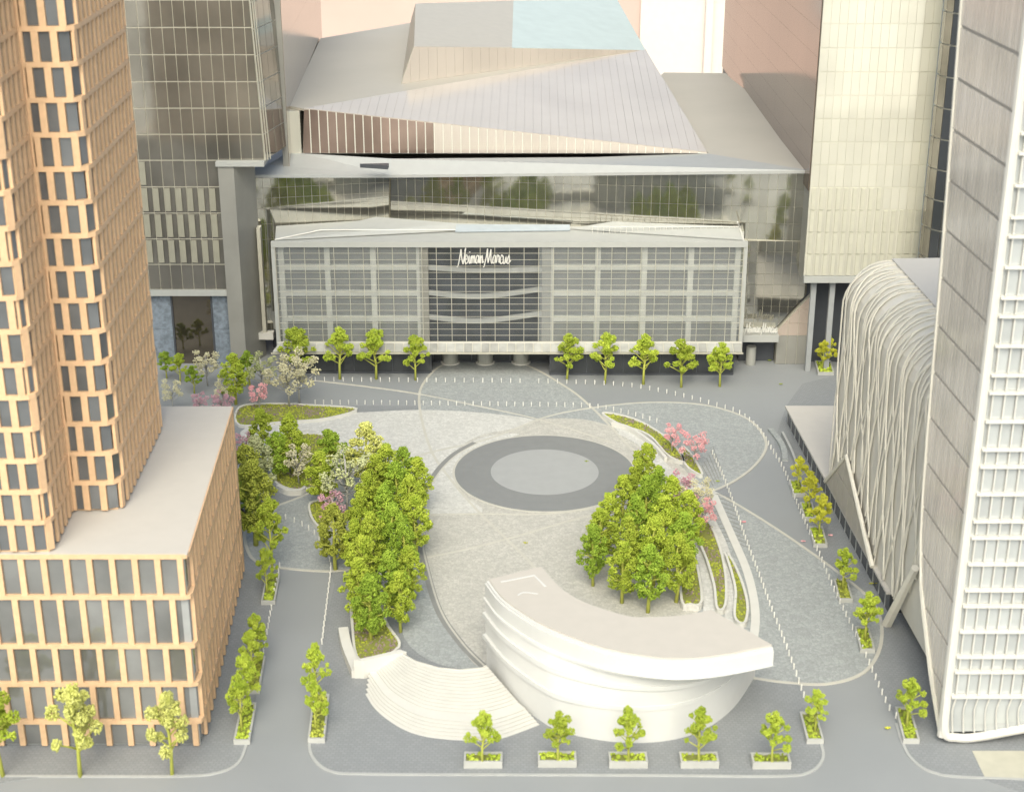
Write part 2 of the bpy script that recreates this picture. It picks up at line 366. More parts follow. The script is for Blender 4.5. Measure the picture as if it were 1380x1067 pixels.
# circles of the stage
cxp = G(734, 637); yn = G(734, 690).y; yf = G(734, 588).y; Cc = Vector((cxp.x*((yn+yf)/2*cp+100*sp)/(cxp.y*cp+100*sp), (yn+yf)/2, 0)); Ro = (yf-yn)/2
def disc(name, r, z, m, n=96):
    pts = [Cc+Vector((math.cos(2*math.pi*i/n)*r, math.sin(2*math.pi*i/n)*r, 0)) for i in range(n)]
    struct(mesh(name, *prism(pts, 0, z), m))
disc('stage_rim', Ro+.35, .145, M['strip']); disc('stage_ring', Ro, .155, M['disc_dark']); disc('stage_disc', Ro*.6, .17, M['disc_light'])
for rr in (.66, .74, .82, .9):
    pts = [Cc+Vector((math.cos(2*math.pi*i/96)*Ro*rr, math.sin(2*math.pi*i/96)*Ro*rr, 0)) for i in range(96)]
    v, f = ribbon(pts, .10, .1, .160, True); struct(mesh('ring_groove', v, f, M['slot']))
# curved setts courses beside the right bollard row
for k in range(9):
    pts = GP([(968-5*0+k*3.2, 618+k*.5), (982+k*4, 660), (1000+k*4.4, 705), (1014+k*4.4, 742)], 0, 6)
for k in range(12):
    t = k/11
    a = G(955+10*t, 668+62*t); b = G(984+24*t, 672+66*t)
    v, f = ribbon(cat([a, (a+b)/2+Vector((0, .9, 0)), b], 4), .13, .08, .118); struct(mesh('sett_course', v, f, M['slot']))
for k in range(6):
    a = G(946+3.0*k, 628-5*k); b = G(961+2.6*k, 655-3*k)
    v, f = ribbon([a, b], .12, .08, .118); struct(mesh('sett_course', v, f, M['slot']))

# ------------------------------------------------------------------ timber clad tower on its podium (left)
Dd = Vector((ray(575, -317).x, ray(575, -317).y, 0)).normalized()       # the street direction
P0 = G(272, 1004)
zp = VL(253, 745, P0, P0+X_).z
wt = thing('timber_tower', 'tall pale timber grid tower with rounded corners on a flat roofed five storey podium', 'building', XY(P0+Vector((-15, 15, 0)), 0))
PB = Bin('window', wt); WB = Bin('timber_pier', wt)
def path_of(pts, rad=0, n=3):                     # rounds corners; returns polyline
    out = []
    for i, p in enumerate(pts):
        p = Vector((p[0], p[1], 0))
        r = rad if 0 < i < len(pts)-1 else 0
        if r:
            a = (Vector((pts[i-1][0], pts[i-1][1], 0))-p).normalized(); b = (Vector((pts[i+1][0], pts[i+1][1], 0))-p).normalized()
            for k in range(n+1):
                t = k/n; out.append((p+a*r)*(1-t)**2+p*2*t*(1-t)+(p+b*r)*t**2)
        else: out.append(p)
    return out
class Path:
    def __init__(s, pts):
        s.p = pts; s.c = [0]
        for i in range(len(pts)-1): s.c.append(s.c[-1]+(pts[i+1]-pts[i]).length)
        s.L = s.c[-1]
    def at(s, t):
        t = min(max(t, 0), s.L-1e-6)
        for i in range(len(s.p)-1):
            if t <= s.c[i+1]:
                d = (s.p[i+1]-s.p[i]).normalized(); return s.p[i]+d*(t-s.c[i]), d
def band_strip(P, z0, z1, out_, inn, m, name, root):
    n = len(P.p); A = []; B = []
    for i in range(n):
        d1 = (P.p[min(i+1, n-1)]-P.p[min(i, n-2)]).normalized(); d0 = (P.p[max(i, 1)]-P.p[max(i-1, 0)]).normalized()
        n1 = Vector((d1.y, -d1.x, 0)); n0 = Vector((d0.y, -d0.x, 0)); nn = (n1+n0); nn = nn/(max(nn.length_squared, .3))*2
        A.append(P.p[i]+nn*out_); B.append(P.p[i]-nn*inn)
    V = [XY(p, z0) for p in A]+[XY(p, z0) for p in B]+[XY(p, z1) for p in A]+[XY(p, z1) for p in B]; F = []
    for i in range(n-1): F += [(i, i+1, i+1+2*n, i+2*n), (i+2*n, i+1+2*n, i+1+3*n, i+3*n), (i+1, i, i+n, i+1+n), (i+1+n, i+n, i+3*n, i+1+3*n)]
    F += [(0, 2*n, 3*n, n), (n-1, 2*n-1, 4*n-1, 3*n-1)]
    mesh(name, V, F, m, root)
def timber_wall(P, zs, bay, pw, out_=.42, bandh=.5, gm='wood_glass'):
    nb = max(2, int(round(P.L/bay))); bw = P.L/nb
    for j in range(len(zs)-1):
        z0, z1 = zs[j], zs[j+1]; sh = .5 if j % 2 else 0
        band_strip(P, z1-bandh/2, z1+bandh/2, out_, .1, M['wood'], 'floor_band', wt)
        cuts = sorted(set([0.0, P.L]+[(k+sh)*bw for k in range(nb+1) if 0 <= (k+sh)*bw <= P.L]))
        za, zb = z0+bandh/2, z1-bandh/2
        for c in cuts:
            cc = min(max(c, pw/2), P.L-pw/2); q, d = P.at(cc); nn = Vector((d.y, -d.x, 0))
            WB.add(*boxf(q+nn*(out_-.02)/2, d, nn, pw, out_-.02, za, zb), M['wood'])
        for a, b in zip(cuts[:-1], cuts[1:]):
            if b-a < pw+.3: continue
            qa, _ = P.at(a+pw/2); qb, _ = P.at(b-pw/2); d = (qb-qa).normalized(); nn = Vector((d.y, -d.x, 0))
            PB.add(*boxf((qa+qb)/2+nn*.05, d, nn, (qb-qa).length-.06, .08, za+.04, zb-.04), M[gm])
# podium
back_len = (G(320, 548, zp).y-P0.y)/Dd.y
Pf = [P0+Vector((-48, 0, 0)), P0, P0+Dd*back_len]
def zat(py, x=262): return VL(x, py, P0, P0+X_).z
zs = [0.0, zat(970, 269), zat(919.5, 266), zat(868.5, 262), zat(802.5, 257), zp]
zs[-1] -= .25
PP = Path(path_of(Pf, .5, 2)); timber_wall(PP, zs, 2.38, .62, .45, .5, 'podium_glass')
core = [P0+Vector((-48, .12, 0)), P0+Vector((-.12, .12, 0)), P0+Dd*back_len+Vector((-.12, 0, 0)), P0+Dd*back_len+Vector((-48, 0, 0))]
mesh('podium_wall', *prism(core, 0, zp-.1), M['grey'], wt)
rf = [P0+Vector((-48, -.3, 0)), P0+Vector((.3, -.3, 0)), P0+Dd*back_len+Vector((.3, 0, 0)), P0+Dd*back_len+Vector((-48, 0, 0))]
mesh('podium_roof', *prism(rf, zp-.08, zp+.06), M['roof_card'], wt)
# tower shafts
ZT = 104
A1 = G(70, 745, zp); B0 = G(97, 691, zp); B1 = G(164, 689, zp); B2 = G(218, 575, zp)
A1.y = P0.y+.1
b0 = Vector((B0.x, B1.y, 0)); side1 = Dd*(B1.y-A1.y)/Dd.y
shaft = [Vector((A1.x-30, A1.y, 0)), Vector((A1.x, A1.y, 0)), Vector((A1.x, A1.y, 0))+side1, XY(B1, 0), XY(B2, 0), XY(B2, 0)+Vector((-14, 9, 0))]
nf = int((ZT-zp)/3.45); tz = [zp+.1+k*(ZT-zp-.1)/nf for k in range(nf+1)]; tz[0] = zp+.05
c1 = path_of(shaft[:3], 1.2, 3); c2 = path_of(shaft[2:], 1.6, 3)
timber_wall(Path(c1), tz, 1.9, .70, .36, .50); timber_wall(Path(c2), tz, 1.9, .70, .36, .50)
cpoly = [p+Vector((0, .12, 0)) for p in shaft]+[shaft[-1]+Vector((-10, 0, 0)), Vector((A1.x-30, shaft[-1].y, 0))]
cpoly[1] += Vector((-.3, 0, 0)); cpoly[2] += Vector((-.3, 0, 0)); cpoly[3] += Vector((-.5, .3, 0)); cpoly[4] += Vector((-.3, 0, 0))
mesh('tower_core', *prism(cpoly, zp+.06, ZT), M['wood'], wt); mesh('tower_roof', *prism(cpoly, ZT+.01, ZT+.5), M['roof_card'], wt)
PB.flush(); WB.flush()

# ------------------------------------------------------------------ mall: store front block
YF = 258.2
fl = VY(370, 326, YF); fr = VY(1003, 328, YF); zt = 24.2; zb = 4.9
xl, xr = fl.x, fr.x
mall = thing('shopping_mall', 'wide mirror glass shopping mall with faceted metal roof behind the round plaza', 'building', (0, 275, 0))
W_ = xr-xl
def fx(px): return xl+(px-370)/633*W_
xc0, xc1 = fx(576), fx(731)
mesh('store_core', *prism([(xl+.5, YF+2.2), (xr-.5, YF+2.2), (xr-.5, 268), (xl+.5, 268)], zb-.3, zt-.4), M['inner'], mall)
mesh('store_centre_wall', *prism([(xc0, YF+1.75), (xc1, YF+1.75), (xc1, YF+2.18), (xc0, YF+2.18)], zb, zt-1), M['centre_back'], mall)
zf = [zb+.2, 9.9, 14.6, 19.3, 23.4]
for (a, b) in ((xl+.8, xc0-1.6), (xc1+1.6, xr-.8)):
    for z in zf[1:4]: mesh('floor_beam', *boxf(((a+b)/2, YF+1.2), X_, Y_, b-a, .9, z-.42, z+.42), M['beam'], mall)
    nb = 3 if a < 0 and b < 0 else 4
    for k in range(nb+1):
        x = a+(b-a)*k/nb
        mesh('column', *boxf((x, YF+1.3), X_, Y_, .95, .8, zb, zt-1), M['beam'], mall)
for x0, x1 in ((xc0-1.5, xc0), (xc1, xc1+1.5)): mesh('side_fin', *boxf(((x0+x1)/2, YF+1.0), X_, Y_, x1-x0, 1.2, zb, zt-1), M['concrete'], mall)
for k, z in enumerate((9.9, 14.4, 19.2)):            # bent balconies behind the centre glass
    pts = cat([(xc0, YF+1.1, z+(.25 if k < 2 else 0)), (xc0+(xc1-xc0)*.45, YF+.7, z-.35), (xc1, YF+1.1, z+(.9 if k < 2 else -.3))], 5)
    V = []; F = []
    for i, p in enumerate(pts): V += [p+Vector((0, -.2, -.38)), p+Vector((0, -.2, .38)), p+Vector((0, .5, .38)), p+Vector((0, .5, -.38))]
    for i in range(len(pts)-1):
        for q in range(4): F.append((i*4+q, i*4+(q+1) % 4, i*4+4+(q+1) % 4, i*4+4+q))
    mesh('balcony', V, F, M['balcony'], mall)
# milky and clear glass panes
def glassmat(name, white, tr, rough=.15):
    m = bpy.data.materials.new(name); m.use_nodes = True; t = m.node_tree; N = t.nodes; L = t.links
    b = N['Principled BSDF']; b.inputs['Base Color'].default_value = (*white, 1); b.inputs['Roughness'].default_value = rough; b.inputs['Metallic'].default_value = .15
    tb = N.new('ShaderNodeBsdfTransparent'); mx = N.new('ShaderNodeMixShader'); mx.inputs[0].default_value = tr
    L.new(b.outputs[0], mx.inputs[1]); L.new(tb.outputs[0], mx.inputs[2]); L.new(mx.outputs[0], N['Material Output'].inputs[0]); return m
M['milk'] = glassmat('milky_glass', (.38, .405, .41), .78); M['clear'] = glassmat('clear_glass', (.20, .21, .20), .93, .08)
GB = Bin('glass_pane', mall)
poly = [Vector((xl, YF, zb)), Vector((xr, YF, zb)), Vector((xr, YF, zt-.9)), Vector((xl, YF, zt-.9))]
NU = 32; rows = 8
clad(GB, poly, X_, NU, rows, .10, .06, lambda i, j: M['clear'] if xc0 < xl+(i+.5)*W_/NU < xc1 else M['milk'], 0.0, .08, jit=0)
GB.flush()
ln = MB()
for i in range(NU+1):
    x = xl+W_*i/NU; ln.add(*boxf((x, YF-.1), X_, Y_, .09, .12, zb, zt-.9))
ln.build('mullion_grid', M['line'], mall, stuff=True)
ln = MB()
for j in range(17):
    z = zb+(zt-.9-zb)*j/16; ln.add(*boxf(((xl+xr)/2, YF-.13), X_, Y_, W_, .06, z-.03, z+.03))
ln.build('transom_lines', M['line'], mall, stuff=True)
mesh('parapet_band', *boxf(((xl+xr)/2, YF+.1), X_, Y_, W_+1.2, .9, zt-.95, zt), M['roofpale'], mall)
mesh('corner_post', *boxf((xl-.35, YF+.2), X_, Y_, .6, .9, zb-.5, zt-.96), M['roofpale'], mall)
mesh('corner_post', *boxf((xr+.35, YF+.2), X_, Y_, .6, .9, zb-.5, zt-.96), M['roofpale'], mall)
# canopy of ribbed panels and dark recessed ground floor
cb = Bin('canopy_panel', mall)
cpol = [Vector((xl-1.2, YF-2.2, 4.75)), Vector((xr+.4, YF-2.2, 4.75)), Vector((xr+.4, YF-.3, 5.75)), Vector((xl-.2, YF-.3, 5.75))]
pl_ = back(cpol, X_, .2, M['line'], 'canopy_plate', mall); clad(cb, cpol, X_, 54, 1, .14, .1, M['canopy'], 0.02, par=pl_); cb.flush()
mesh('canopy_edge', *boxf(((xl+xr)/2-.4, YF-2.3), X_, Y_, W_+2, .12, 4.5, 4.72), M['line'], mall)
mesh('canopy_head', *boxf(((xl+xr)/2, YF-.2), X_, Y_, W_+1, .3, 5.75, 6.0), M['white'], mall)
mesh('soffit', *boxf(((xl+xr)/2, YF+3.7), X_, Y_, W_+.4, 11, 4.4, 4.6), M['concrete'], mall)
xa, xb = fx(578), fx(742)
for a, b, y in ((xl+2.5, xa, YF+.2), (xa, xb, YF+5.5), (xb, xr-.7, YF-.6)):
    mesh('ground_floor_wall', *prism([(a, y), (b, y), (b, 270), (a, 270)], 0, 4.38), M['dark_glass'], mall)
    n = int((b-a)/3)
    for k in range(n+1):
        mesh('shopfront_post', *boxf((a+.06+(b-a-.12)*k/n, y-.03), X_, Y_, .12, .1, 0, 4.3), M['dark'], mall)
    mesh('plinth', *boxf(((a+b)/2, y-.1), X_, Y_, b-a-.2, .3, 0, .35), M['dark'], mall)
gl = glassmat('entrance_drum_glass', (.6, .6, .55), .45)
for px in (607, 654, 702):
    c = G(px, 489); dr = thing('entrance_drum', {607: 'left', 654: 'middle', 702: 'right'}[px]+' of three round glass entrance drums under the store canopy', 'revolving door', XY(c, .1), 'round glass entrance drums')
    v, f = tube([XY(c, .3), XY(c, 4.3)], 1.45, 20); mesh('glass_drum', v, f, gl, dr)
    v, f = tube([XY(c, .1), XY(c, .32)], 1.75, 20); mesh('drum_base', v, f, M['white'], dr)
    for a in range(4):
        d = Vector((math.cos(a*math.pi/2+.4), math.sin(a*math.pi/2+.4), 0)); mesh('door_leaf', *boxf(c+d*.65, d, Vector((-d.y, d.x, 0)), 1.2, .05, .35, 4.0), gl, dr)
# store roof
def wl(px, py, z): return G(px, py, z)
Wa = G(372, 304, zt); Wb = G(527, 294, zt); Wc = G(860, 301, zt); Wd = G(1003, 307, zt)
mesh('store_roof', *prism([(xl, YF+.5), (xr, YF+.5), Wd, Wc, Wb, Wa], zt-.5, zt-.08), M['roofpale'], mall)
v, f = tube([(xr, YF+.3, zt), (xr-.2, YF+4.5, zt+1.1), (xr-.9, YF+3, zt+2.6)], .16, 4); mesh('roof_bracket', v, f, M['white'], mall)
def fold(pts, m, name, th=.15):
    v = [Vector(p) for p in pts]; n = (v[1]-v[0]).cross(v[2]-v[0]).normalized()
    if n.z < 0: n = -n
    vv, ff = slab(v, n, th); mesh(name, vv, ff, m, mall)
fold([(xl, YF+.6, zt+.02), (fx(612), YF+6.2, zt+.05), (fx(612), YF+8, zt+.9), (fx(500), YF+11, zt+1.2)], M['roofpale'], 'roof_fold')
fold([(xr, YF+.6, zt+.02), (xr-.3, YF+5.8, zt+.9), (fx(830), YF+9, zt+.9), (fx(770), YF+7.5, zt+.05)], M['roofpale'], 'roof_fold')
fold([(fx(612), YF+5.6, zt+.02), (fx(770), YF+6.6, zt+.02), (fx(770), YF+8.5, zt+.5), (fx(612), YF+8.5, zt+.5)], mat('roof_skylight', (.34, .38, .41), .5, 0.), 'roof_light_strip')
v, f = tube([(xl, YF+.6, zt+.15), (fx(430), YF+4, zt+.9), (fx(612), YF+6, zt+.35)], .12, 4); mesh('roof_edge_rail', v, f, M['white'], mall)
rb = MB()
for k in range(26): rb.add(*boxf((fx(800)+k*(xr-fx(800))/26, YF+5.2+k*.0), X_, Y_, .08, .08, zt-.08, zt+1.1))
rb.build('roof_railing_posts', M['white'], mall, stuff=True)
mesh('roof_rail', *boxf(((fx(800)+xr)/2, YF+5.2), X_, Y_, xr-fx(800), .14, zt+1.1, zt+1.25), M['white'], mall)
# upper mirror walls (folded), top edge and down to the ground at the sides
GL = Bin('mirror_pane', mall)
TL = VY(320, 240, Wa.y); TM = VY(527, 239, Wb.y-1.2); TR = VY(1092, 234, 263.5)
TMl = VY(527, 238, Wb.y-1.2)
BLx = XY(TL, 4.0); BM = Vector((Wb.x, Wb.y, zt-2)); BR = XY(TR, 9.4)
BR = Vector((VY(1086, 400, 263.5).x, 263.5, 10.2))
P2 = [Vector((TL.x, TL.y, 4.4)), Vector((Wb.x, Wb.y, 4.4)), Vector((Wb.x, Wb.y, TM.z)), TL]
P2[2] = VY(527, 239, Wb.y)
pl_ = back(P2, P2[1]-P2[0], .3, M['line'], 'wall_plate', mall); clad(GL, P2, (P2[1]-P2[0]), 19, [0, .2, .4, .6, .7, .8, .865, .93, 1], .06, .1, M['mirror'], .02, jit=.0008, par=pl_)
P3 = [Vector((Wb.x, Wb.y-1.6, zt-1.5)), Vector((BR.x, 263.5, zt-1.5)), TR, VY(527, 238, Wb.y-1.6)]
# bring into one plane
nrm = (P3[1]-P3[0]).cross(P3[3]-P3[0]).normalized(); P3[2] = P3[2]-nrm*((P3[2]-P3[0]).dot(nrm))
pl_ = back(P3, P3[1]-P3[0], .3, M['line'], 'wall_plate', mall); clad(GL, P3, (P3[1]-P3[0]), 48, 4, .06, .1, M['mirror'], .02, jit=.0008, par=pl_)
xs0 = VY(995, 400, 263.6).x
P4 = [Vector((xs0, 264.4, 6.6)), Vector((VY(1045, 450, 263.5).x, 263.5+.05, 6.6)), Vector((BR.x, 263.5, 13.0)), Vector((BR.x, 263.5, zt-1.5)), Vector((xs0, 264.35, zt-1.5))]
P4 = [Vector((p.x, 264.2-(p.x-xs0)/(BR.x-xs0)*.7, p.z)) for p in P4]
pl_ = back(P4, P4[1]-P4[0], .3, M['line'], 'wall_plate', mall); clad(GL, P4, (P4[1]-P4[0]), 8, 8, .06, .1, M['mirror'], .02, jit=.0008, par=pl_)
# pillar at right
pl0, pl1 = VY(1045, 487, 263).x, VY(1086, 487, 263).x
PL = [Vector((pl0, 262.9, 0)), Vector((pl1, 262.9, 0)), Vector((pl1, 262.9, 13)), Vector((pl0, 262.9, 6.5))]
pl_ = back(PL, X_, 3, M['line'], 'pillar_plate', mall); clad(GL, PL, X_, 3, [0, .42, .6, .8, 1], .08, .08, lambda i, j: M['concrete'] if j == 0 else M['mirror2'], .02, par=pl_)
GL.flush()
# body mass behind the walls
r1 = G(1003, 120, 35); r2 = G(978, 99, 35); r3 = G(895, 98, 35); hatR = G(953, 207, 35); hatB = G(872, 68, 43)
mesh('mall_body', *prism([(TL.x+.4, TL.y+.8), (Wb.x, Wb.y+.8), (BR.x-.6, 267), (BR.x-.6, 318), (r2.x, 352), (TL.x+.4, 352)], 4.2, 31.0), M['concrete'], mall)
mesh('mall_base', *prism([(TL.x+4, TL.y+3), (BR.x-8, TL.y+3), (BR.x-8, 400), (TL.x+1, 400)], 0, 4.2), M['dark'], mall)
mesh('entry_fascia', *boxf((VY(356, 460, 266).x, 266.2), X_, Y_, 3.6, 1.5, 3.7, 5.0), M['white'], mall)
mesh('tall_fin', *prism([(VY(352, 400, 266.3).x, 265.6), (VY(357, 400, 266.3).x, 265.6), (VY(357, 400, 266.3).x, 267.4), (VY(352, 400, 266.3).x, 267.4)], 5.0, 24.5), M['line'], mall)
# side sign box
sx0, sx1 = VY(1001, 450, 261).x, VY(1049, 450, 261).x
mesh('side_canopy', *prism([(sx0, 260.3), (sx1, 260.3), (sx1, 264), (sx0, 264)], 5.1, 6.4), M['roofpale'], mall)
mesh('side_entry', *prism([(sx0, 264.5), (sx1, 264.5), (sx1, 270), (sx0, 270)], 0, 5.08), M['dark'], mall)
c = Vector(((sx0+sx1)/2-1.2, 262.8, 0)); v, f = tube([XY(c, 0), XY(c, 3.4)], .9, 14); mesh('glass_drum', v, f, gl, mall)
# roof planes
ZR = TR.z+.1
f0 = XY(TL+Vector((-.8, -.8, 0)), VY(320, 236, TL.y-.8).z); fm = VY(527, 236, Wb.y-2.4); f1 = VY(1094, 230, 262.7)

hL = G(408, 207, 35); hL0 = G(389, 205, 35)
def plate(pts, m, name, th=.35, root=mall):
    v = [Vector(p) for p in pts]; cen = sum(v, Vector())/len(v); n = Vector()
    for i in range(len(v)): n += (v[i]-cen).cross(v[(i+1) % len(v)]-cen)
    n.normalize()
    if n.z < 0: n = -n
    k = len(v); lo = [p-Vector((0, 0, th)) for p in v]
    fs = [tuple(range(k)) if True else None, tuple(range(2*k-1, k-1, -1))]+[(i, i+k, (i+1) % k+k, (i+1) % k) for i in range(k)]
    return mesh(name, v+lo, fs, m, root)
plate([f0, fm, G(527, 214, 35), hL, hL0, G(386, 207, 35), G(360, 222, f0.z+.4)], mat('roof_front_metal', (.34, .35, .345), .5, .05, var=.03), 'roof_front', .5)
plate([fm, f1, hatR, G(800, 212, 35), G(527, 214, 35)], mat('roof_front_metal_2', (.34, .345, .335), .5, .05, var=.03), 'roof_front', .5)
plate([f1, G(1060, 188, 35), r1, G(985, 106, 35), r2, r3, hatB+Vector((0, 0, -8)), hatR], M['roofmetal'], 'roof_east', .5)
v = [G(485, 222, 35.15), G(524, 221, 35.15), G(523, 224.5, 35.15)]; mesh('roof_slot', *prism(v, 34.6, 35.3), M['dark'], mall)
# faceted crown
HB = Bin('crown_panel', mall)
a0 = VY(410, 147, hL.y); zz = a0.z
c0 = G(870, 68, zz)
F1 = [XY(hL, 35), Vector((hatR.x, hatR.y, 35)), a0]
pl_ = back(F1, F1[1]-F1[0], .2, M['beam'], 'facet_plate', mall); clad(HB, F1, F1[1]-F1[0], 46, 1, .20, .10, lambda i, j: M['brown_reflection'] if i < 15 else M['facet'], .02, jit=.003, par=pl_)  # left third of the panels coloured as a brown reflection
def down_u(P_):
    n = (P_[1]-P_[0]).cross(P_[2]-P_[0]).normalized(); w = (Y_-n*Y_.dot(n)).normalized(); u = w.cross(n)
    return u if u.x > 0 else -u
F2 = [a0, F1[1]+Vector((0, 0, .15)), c0]
pl_ = back(F2, F2[1]-F2[0], .2, M['facet'], 'facet_plate', mall); clad(HB, F2, down_u(F2), 46, 1, .035, .1, M['facet'], .02, jit=.0012, par=pl_)
e0 = G(541, 113, zz); e1 = VL(558, 63, e0, c0)
F3 = [e0, c0, e1]
pl_ = back(F3, c0-e0, .2, M['line'], 'facet_plate', mall); clad(HB, F3, (c0-e0), 30, 1, .04, .1, M['facet'], .02, jit=.001, par=pl_)
HB.flush()
eb = G(432, 52, zz); ec = G(553, 31, zz)
mesh('crown_body', *prism([XY(a0, 0)+Vector((0, 6.3, 0)), XY(c0, 0)+Vector((-1.5, 1, 0)), XY(ec, 0)+Vector((0, -2, 0)), XY(eb, 0)+Vector((.6, -1, 0))], 31.1, zz-.45), M['concrete'], mall)
plate([G(390, 143, zz), a0, c0, e0, e1-Vector((0, 0, e1.z-zz)), ec, eb], M['roofmetal'], 'crown_roof', .4)
t0 = G(560, 5, 52); t1 = G(692, 1, 50); t2 = G(690, 65, 48.5); t3 = G(832, 0, 47); t2 = VL(690, 64.5, e1, c0)
plate([e1, t2, t1, t0], M['crown_beige'], 'crown_top', .4); plate([t2, c0, t3, t1], M['roofblue'], 'crown_top', .4)
# sloped side from upper top down to the crown roof on the left
plate([e0, e1, t0, ec], M['roofmetal'], 'crown_side', .3)
mesh('crown_end_block', *prism([G(390, 205, 35), G(408, 207, 35), XY(a0, 0), XY(G(390, 143, zz), 0)][::1] if False else [(hL0.x, hL.y), (hL.x-.2, hL.y), (hL.x-.2, hL.y+6), (hL0.x, hL.y+6)], 34.8, zz-.45), M['yellowglass'], mall)
mesh('crown_wall', *prism([(hL0.x, hL.y+6.2), (hL.x-.2, hL.y+6.2), (eb.x, eb.y-1), (eb.x-4, eb.y-1)], 34.8, zz-.45), M['concrete'], mall)
# east face of crown
plate([F2[1], hatR+Vector((.3, .4, 0)), Vector((c0.x+.6, c0.y+2, 35)), c0], M['concrete'], 'crown_back_slope', .3)

# lettering ---------------------------------------------------------
LET = {'N': ([[(0, -.32), (.10, -.15), (.20, .55), (.27, 1.25)], [(.27, 1.25), (.36, .5), (.50, -.06)], [(.50, -.06), (.58, .6), (.66, 1.35), (.60, 1.1)]], .62),
 'e': ([[(.02, .26), (.20, .32), (.19, .52), (.10, .57), (.02, .30), (.07, .02), (.17, .0), (.28, .12)]], .29), 'i': ([[(0, .14), (.07, .55), (.09, .1), (.14, .0), (.24, .14)], [(.10, .74), (.13, .80)]], .20),
 'm': ([[(0, .1), (.05, .52), (.07, 0)], [(.07, .3), (.18, .55), (.21, .02)], [(.21, .3), (.32, .55), (.35, .05), (.44, .14)]], .42), 'a': ([[(.24, .45), (.10, .55), (.02, .2), (.10, 0), (.22, .25), (.26, .55), (.26, .05), (.36, .14)]], .34),
 'n': ([[(0, .1), (.05, .52), (.07, 0)], [(.07, .3), (.20, .55), (.23, .04), (.34, .16)]], .33),
 'M': ([[(0, -.34), (.08, -.2), (.20, .6), (.27, 1.3)], [(.27, 1.3), (.33, .5), (.38, .05)], [(.38, .05), (.48, .7), (.55, 1.25)], [(.55, 1.25), (.60, .4), (.68, 0), (.76, .14)]], .74),
 'r': ([[(0, .1), (.06, .58), (.14, .48), (.20, .52), (.20, .08), (.30, .12)]], .27), 'c': ([[(.23, .46), (.14, .57), (.02, .30), (.07, .02), (.17, .0), (.28, .12)]], .27),
 'u': ([[(0, .5), (.04, .05), (.14, .0), (.24, .5), (.25, .05), (.34, .12)]], .33), 's': ([[(0, .12), (.14, .58), (.20, .2), (.12, -.02), (.02, .04)], [(.18, .05), (.30, .2)]], .24)}
def sign(x0, x1, y, z, h, r, label, root_loc, cat_='sign'):
    root = thing('script_sign', label, cat_, root_loc); words = 'Neiman Marcus'; tot = sum((LET[c][1] if c != ' ' else .0) for c in words)
    sx = (x1-x0)/tot; x = x0
    for ch in words:
        if ch == ' ': continue
        st, w = LET[ch]; mb = MB()
        for s in st:
            lc = 1.3 if ch.islower() else 1.0; pts = [Vector((x+a*sx+b*h*.06, y, z+b*h*lc)) for a, b in s]; mb.add(*tube(cat(pts, 3), r, 5))
        mb.build('letter', M['bollard'], root); x += w*sx
    return root
s0, s1 = VY(616, 355, YF-.4), VY(687, 355, YF-.4)
sign(s0.x, s1.x, YF-.45, VY(650, 355, YF-.45).z, 2.0, .105, 'large white script lettering on the dark centre glass of the store front', (s0.x, YF-.45, 20))
sign(sx0+.1, sx1-.4, 260.25, 6.95, 1.35, .07, 'small white script lettering above the side entrance canopy right of the store', (sx0, 260.25, 6.45))

# ------------------------------------------------------------------ tower at the back left
bt = thing('glass_tower', 'dark mirror glass tower with louvred lower floors on blue stone base at back left', 'building', (-66, 266, 0))
YB = 262.5; xR = VY(300, 300, YB).x; xRt = VY(352, 0, YB).x
LB = Bin('window', bt); FB = Bin('louvre', bt)
zb0 = VY(300, 390, YB).z; zc = VY(300, 216, YB).z; ztop = 92
xLft = -95
zk = zc
lower = [Vector((xLft, YB, zb0)), Vector((xR, YB, zb0)), Vector((xR, YB, zc)), Vector((xLft, YB, zc))]
xk = VY(356, 213, YB).x; xk2 = VY(335, 0, YB).x; z0t = VY(335, 0, YB).z
upper = [Vector((xLft, YB, zc)), Vector((xk, YB, zc)), Vector((xk2, YB, z0t)), Vector((xLft, YB, z0t))]
fh = (VY(300, 320, YB).z-VY(300, 354, YB).z)
nlo = 5; pl_ = back(lower, X_, .4, M['line'], 'curtain_wall', bt); clad(LB, lower, X_, 23, nlo, .13, .1, M['brownglass'], .02, .22, jit=.003, par=pl_)
nup = 6; pl_ = back(upper, X_, .4, M['line'], 'curtain_wall', bt); clad(LB, upper, X_, 27, nup, .13, .1, M['brownglass'], .02, .22, jit=.003, par=pl_)
nc = 23; fhh = (zc-zb0)/nlo
for j in (1.9, 2.9, 3.9, 4.9):
    for k in range(nc if j < 4.5 else 17):
        x = xLft+(xR-xLft)*(k+.3)/nc
        if x > -66-9: FB.add(*boxf((x, YB-.25), X_, Y_, (xR-xLft)/nc*.52, .22, zb0+fhh*(j-.85)+.15, zb0+fhh*j+.2), M['louvre'])
FB.flush(); LB.flush()
mesh('tower_core', *prism([(xLft, YB+.5), (xR-.3, YB+.5), (xR-.3, YB+22), (xLft, YB+22)], zb0-.1, zc-.1), M['concrete'], bt)
v = [(xLft, YB+.5, zc), (xk-.3, YB+.5, zc), (xk2-.3, YB+.5, z0t), (xLft, YB+.5, z0t)]
vv, ff = slab([Vector(p) for p in v], Y_, 14); mesh('tower_core', vv, ff, M['concrete'], bt)
mesh('tower_shaft', *prism([(xLft, YB+.45), (xk2-2, YB+.45), (xk2-2, YB+14), (xLft, YB+14)], z0t+.02, z0t+25), M['brownglass'], bt)
mesh('lower_beam', *boxf(((xLft+xR+2)/2, YB-.2), X_, Y_, xR+.6-xLft, 1.0, zb0-1.0, zb0-.02), M['roofpale'], bt)
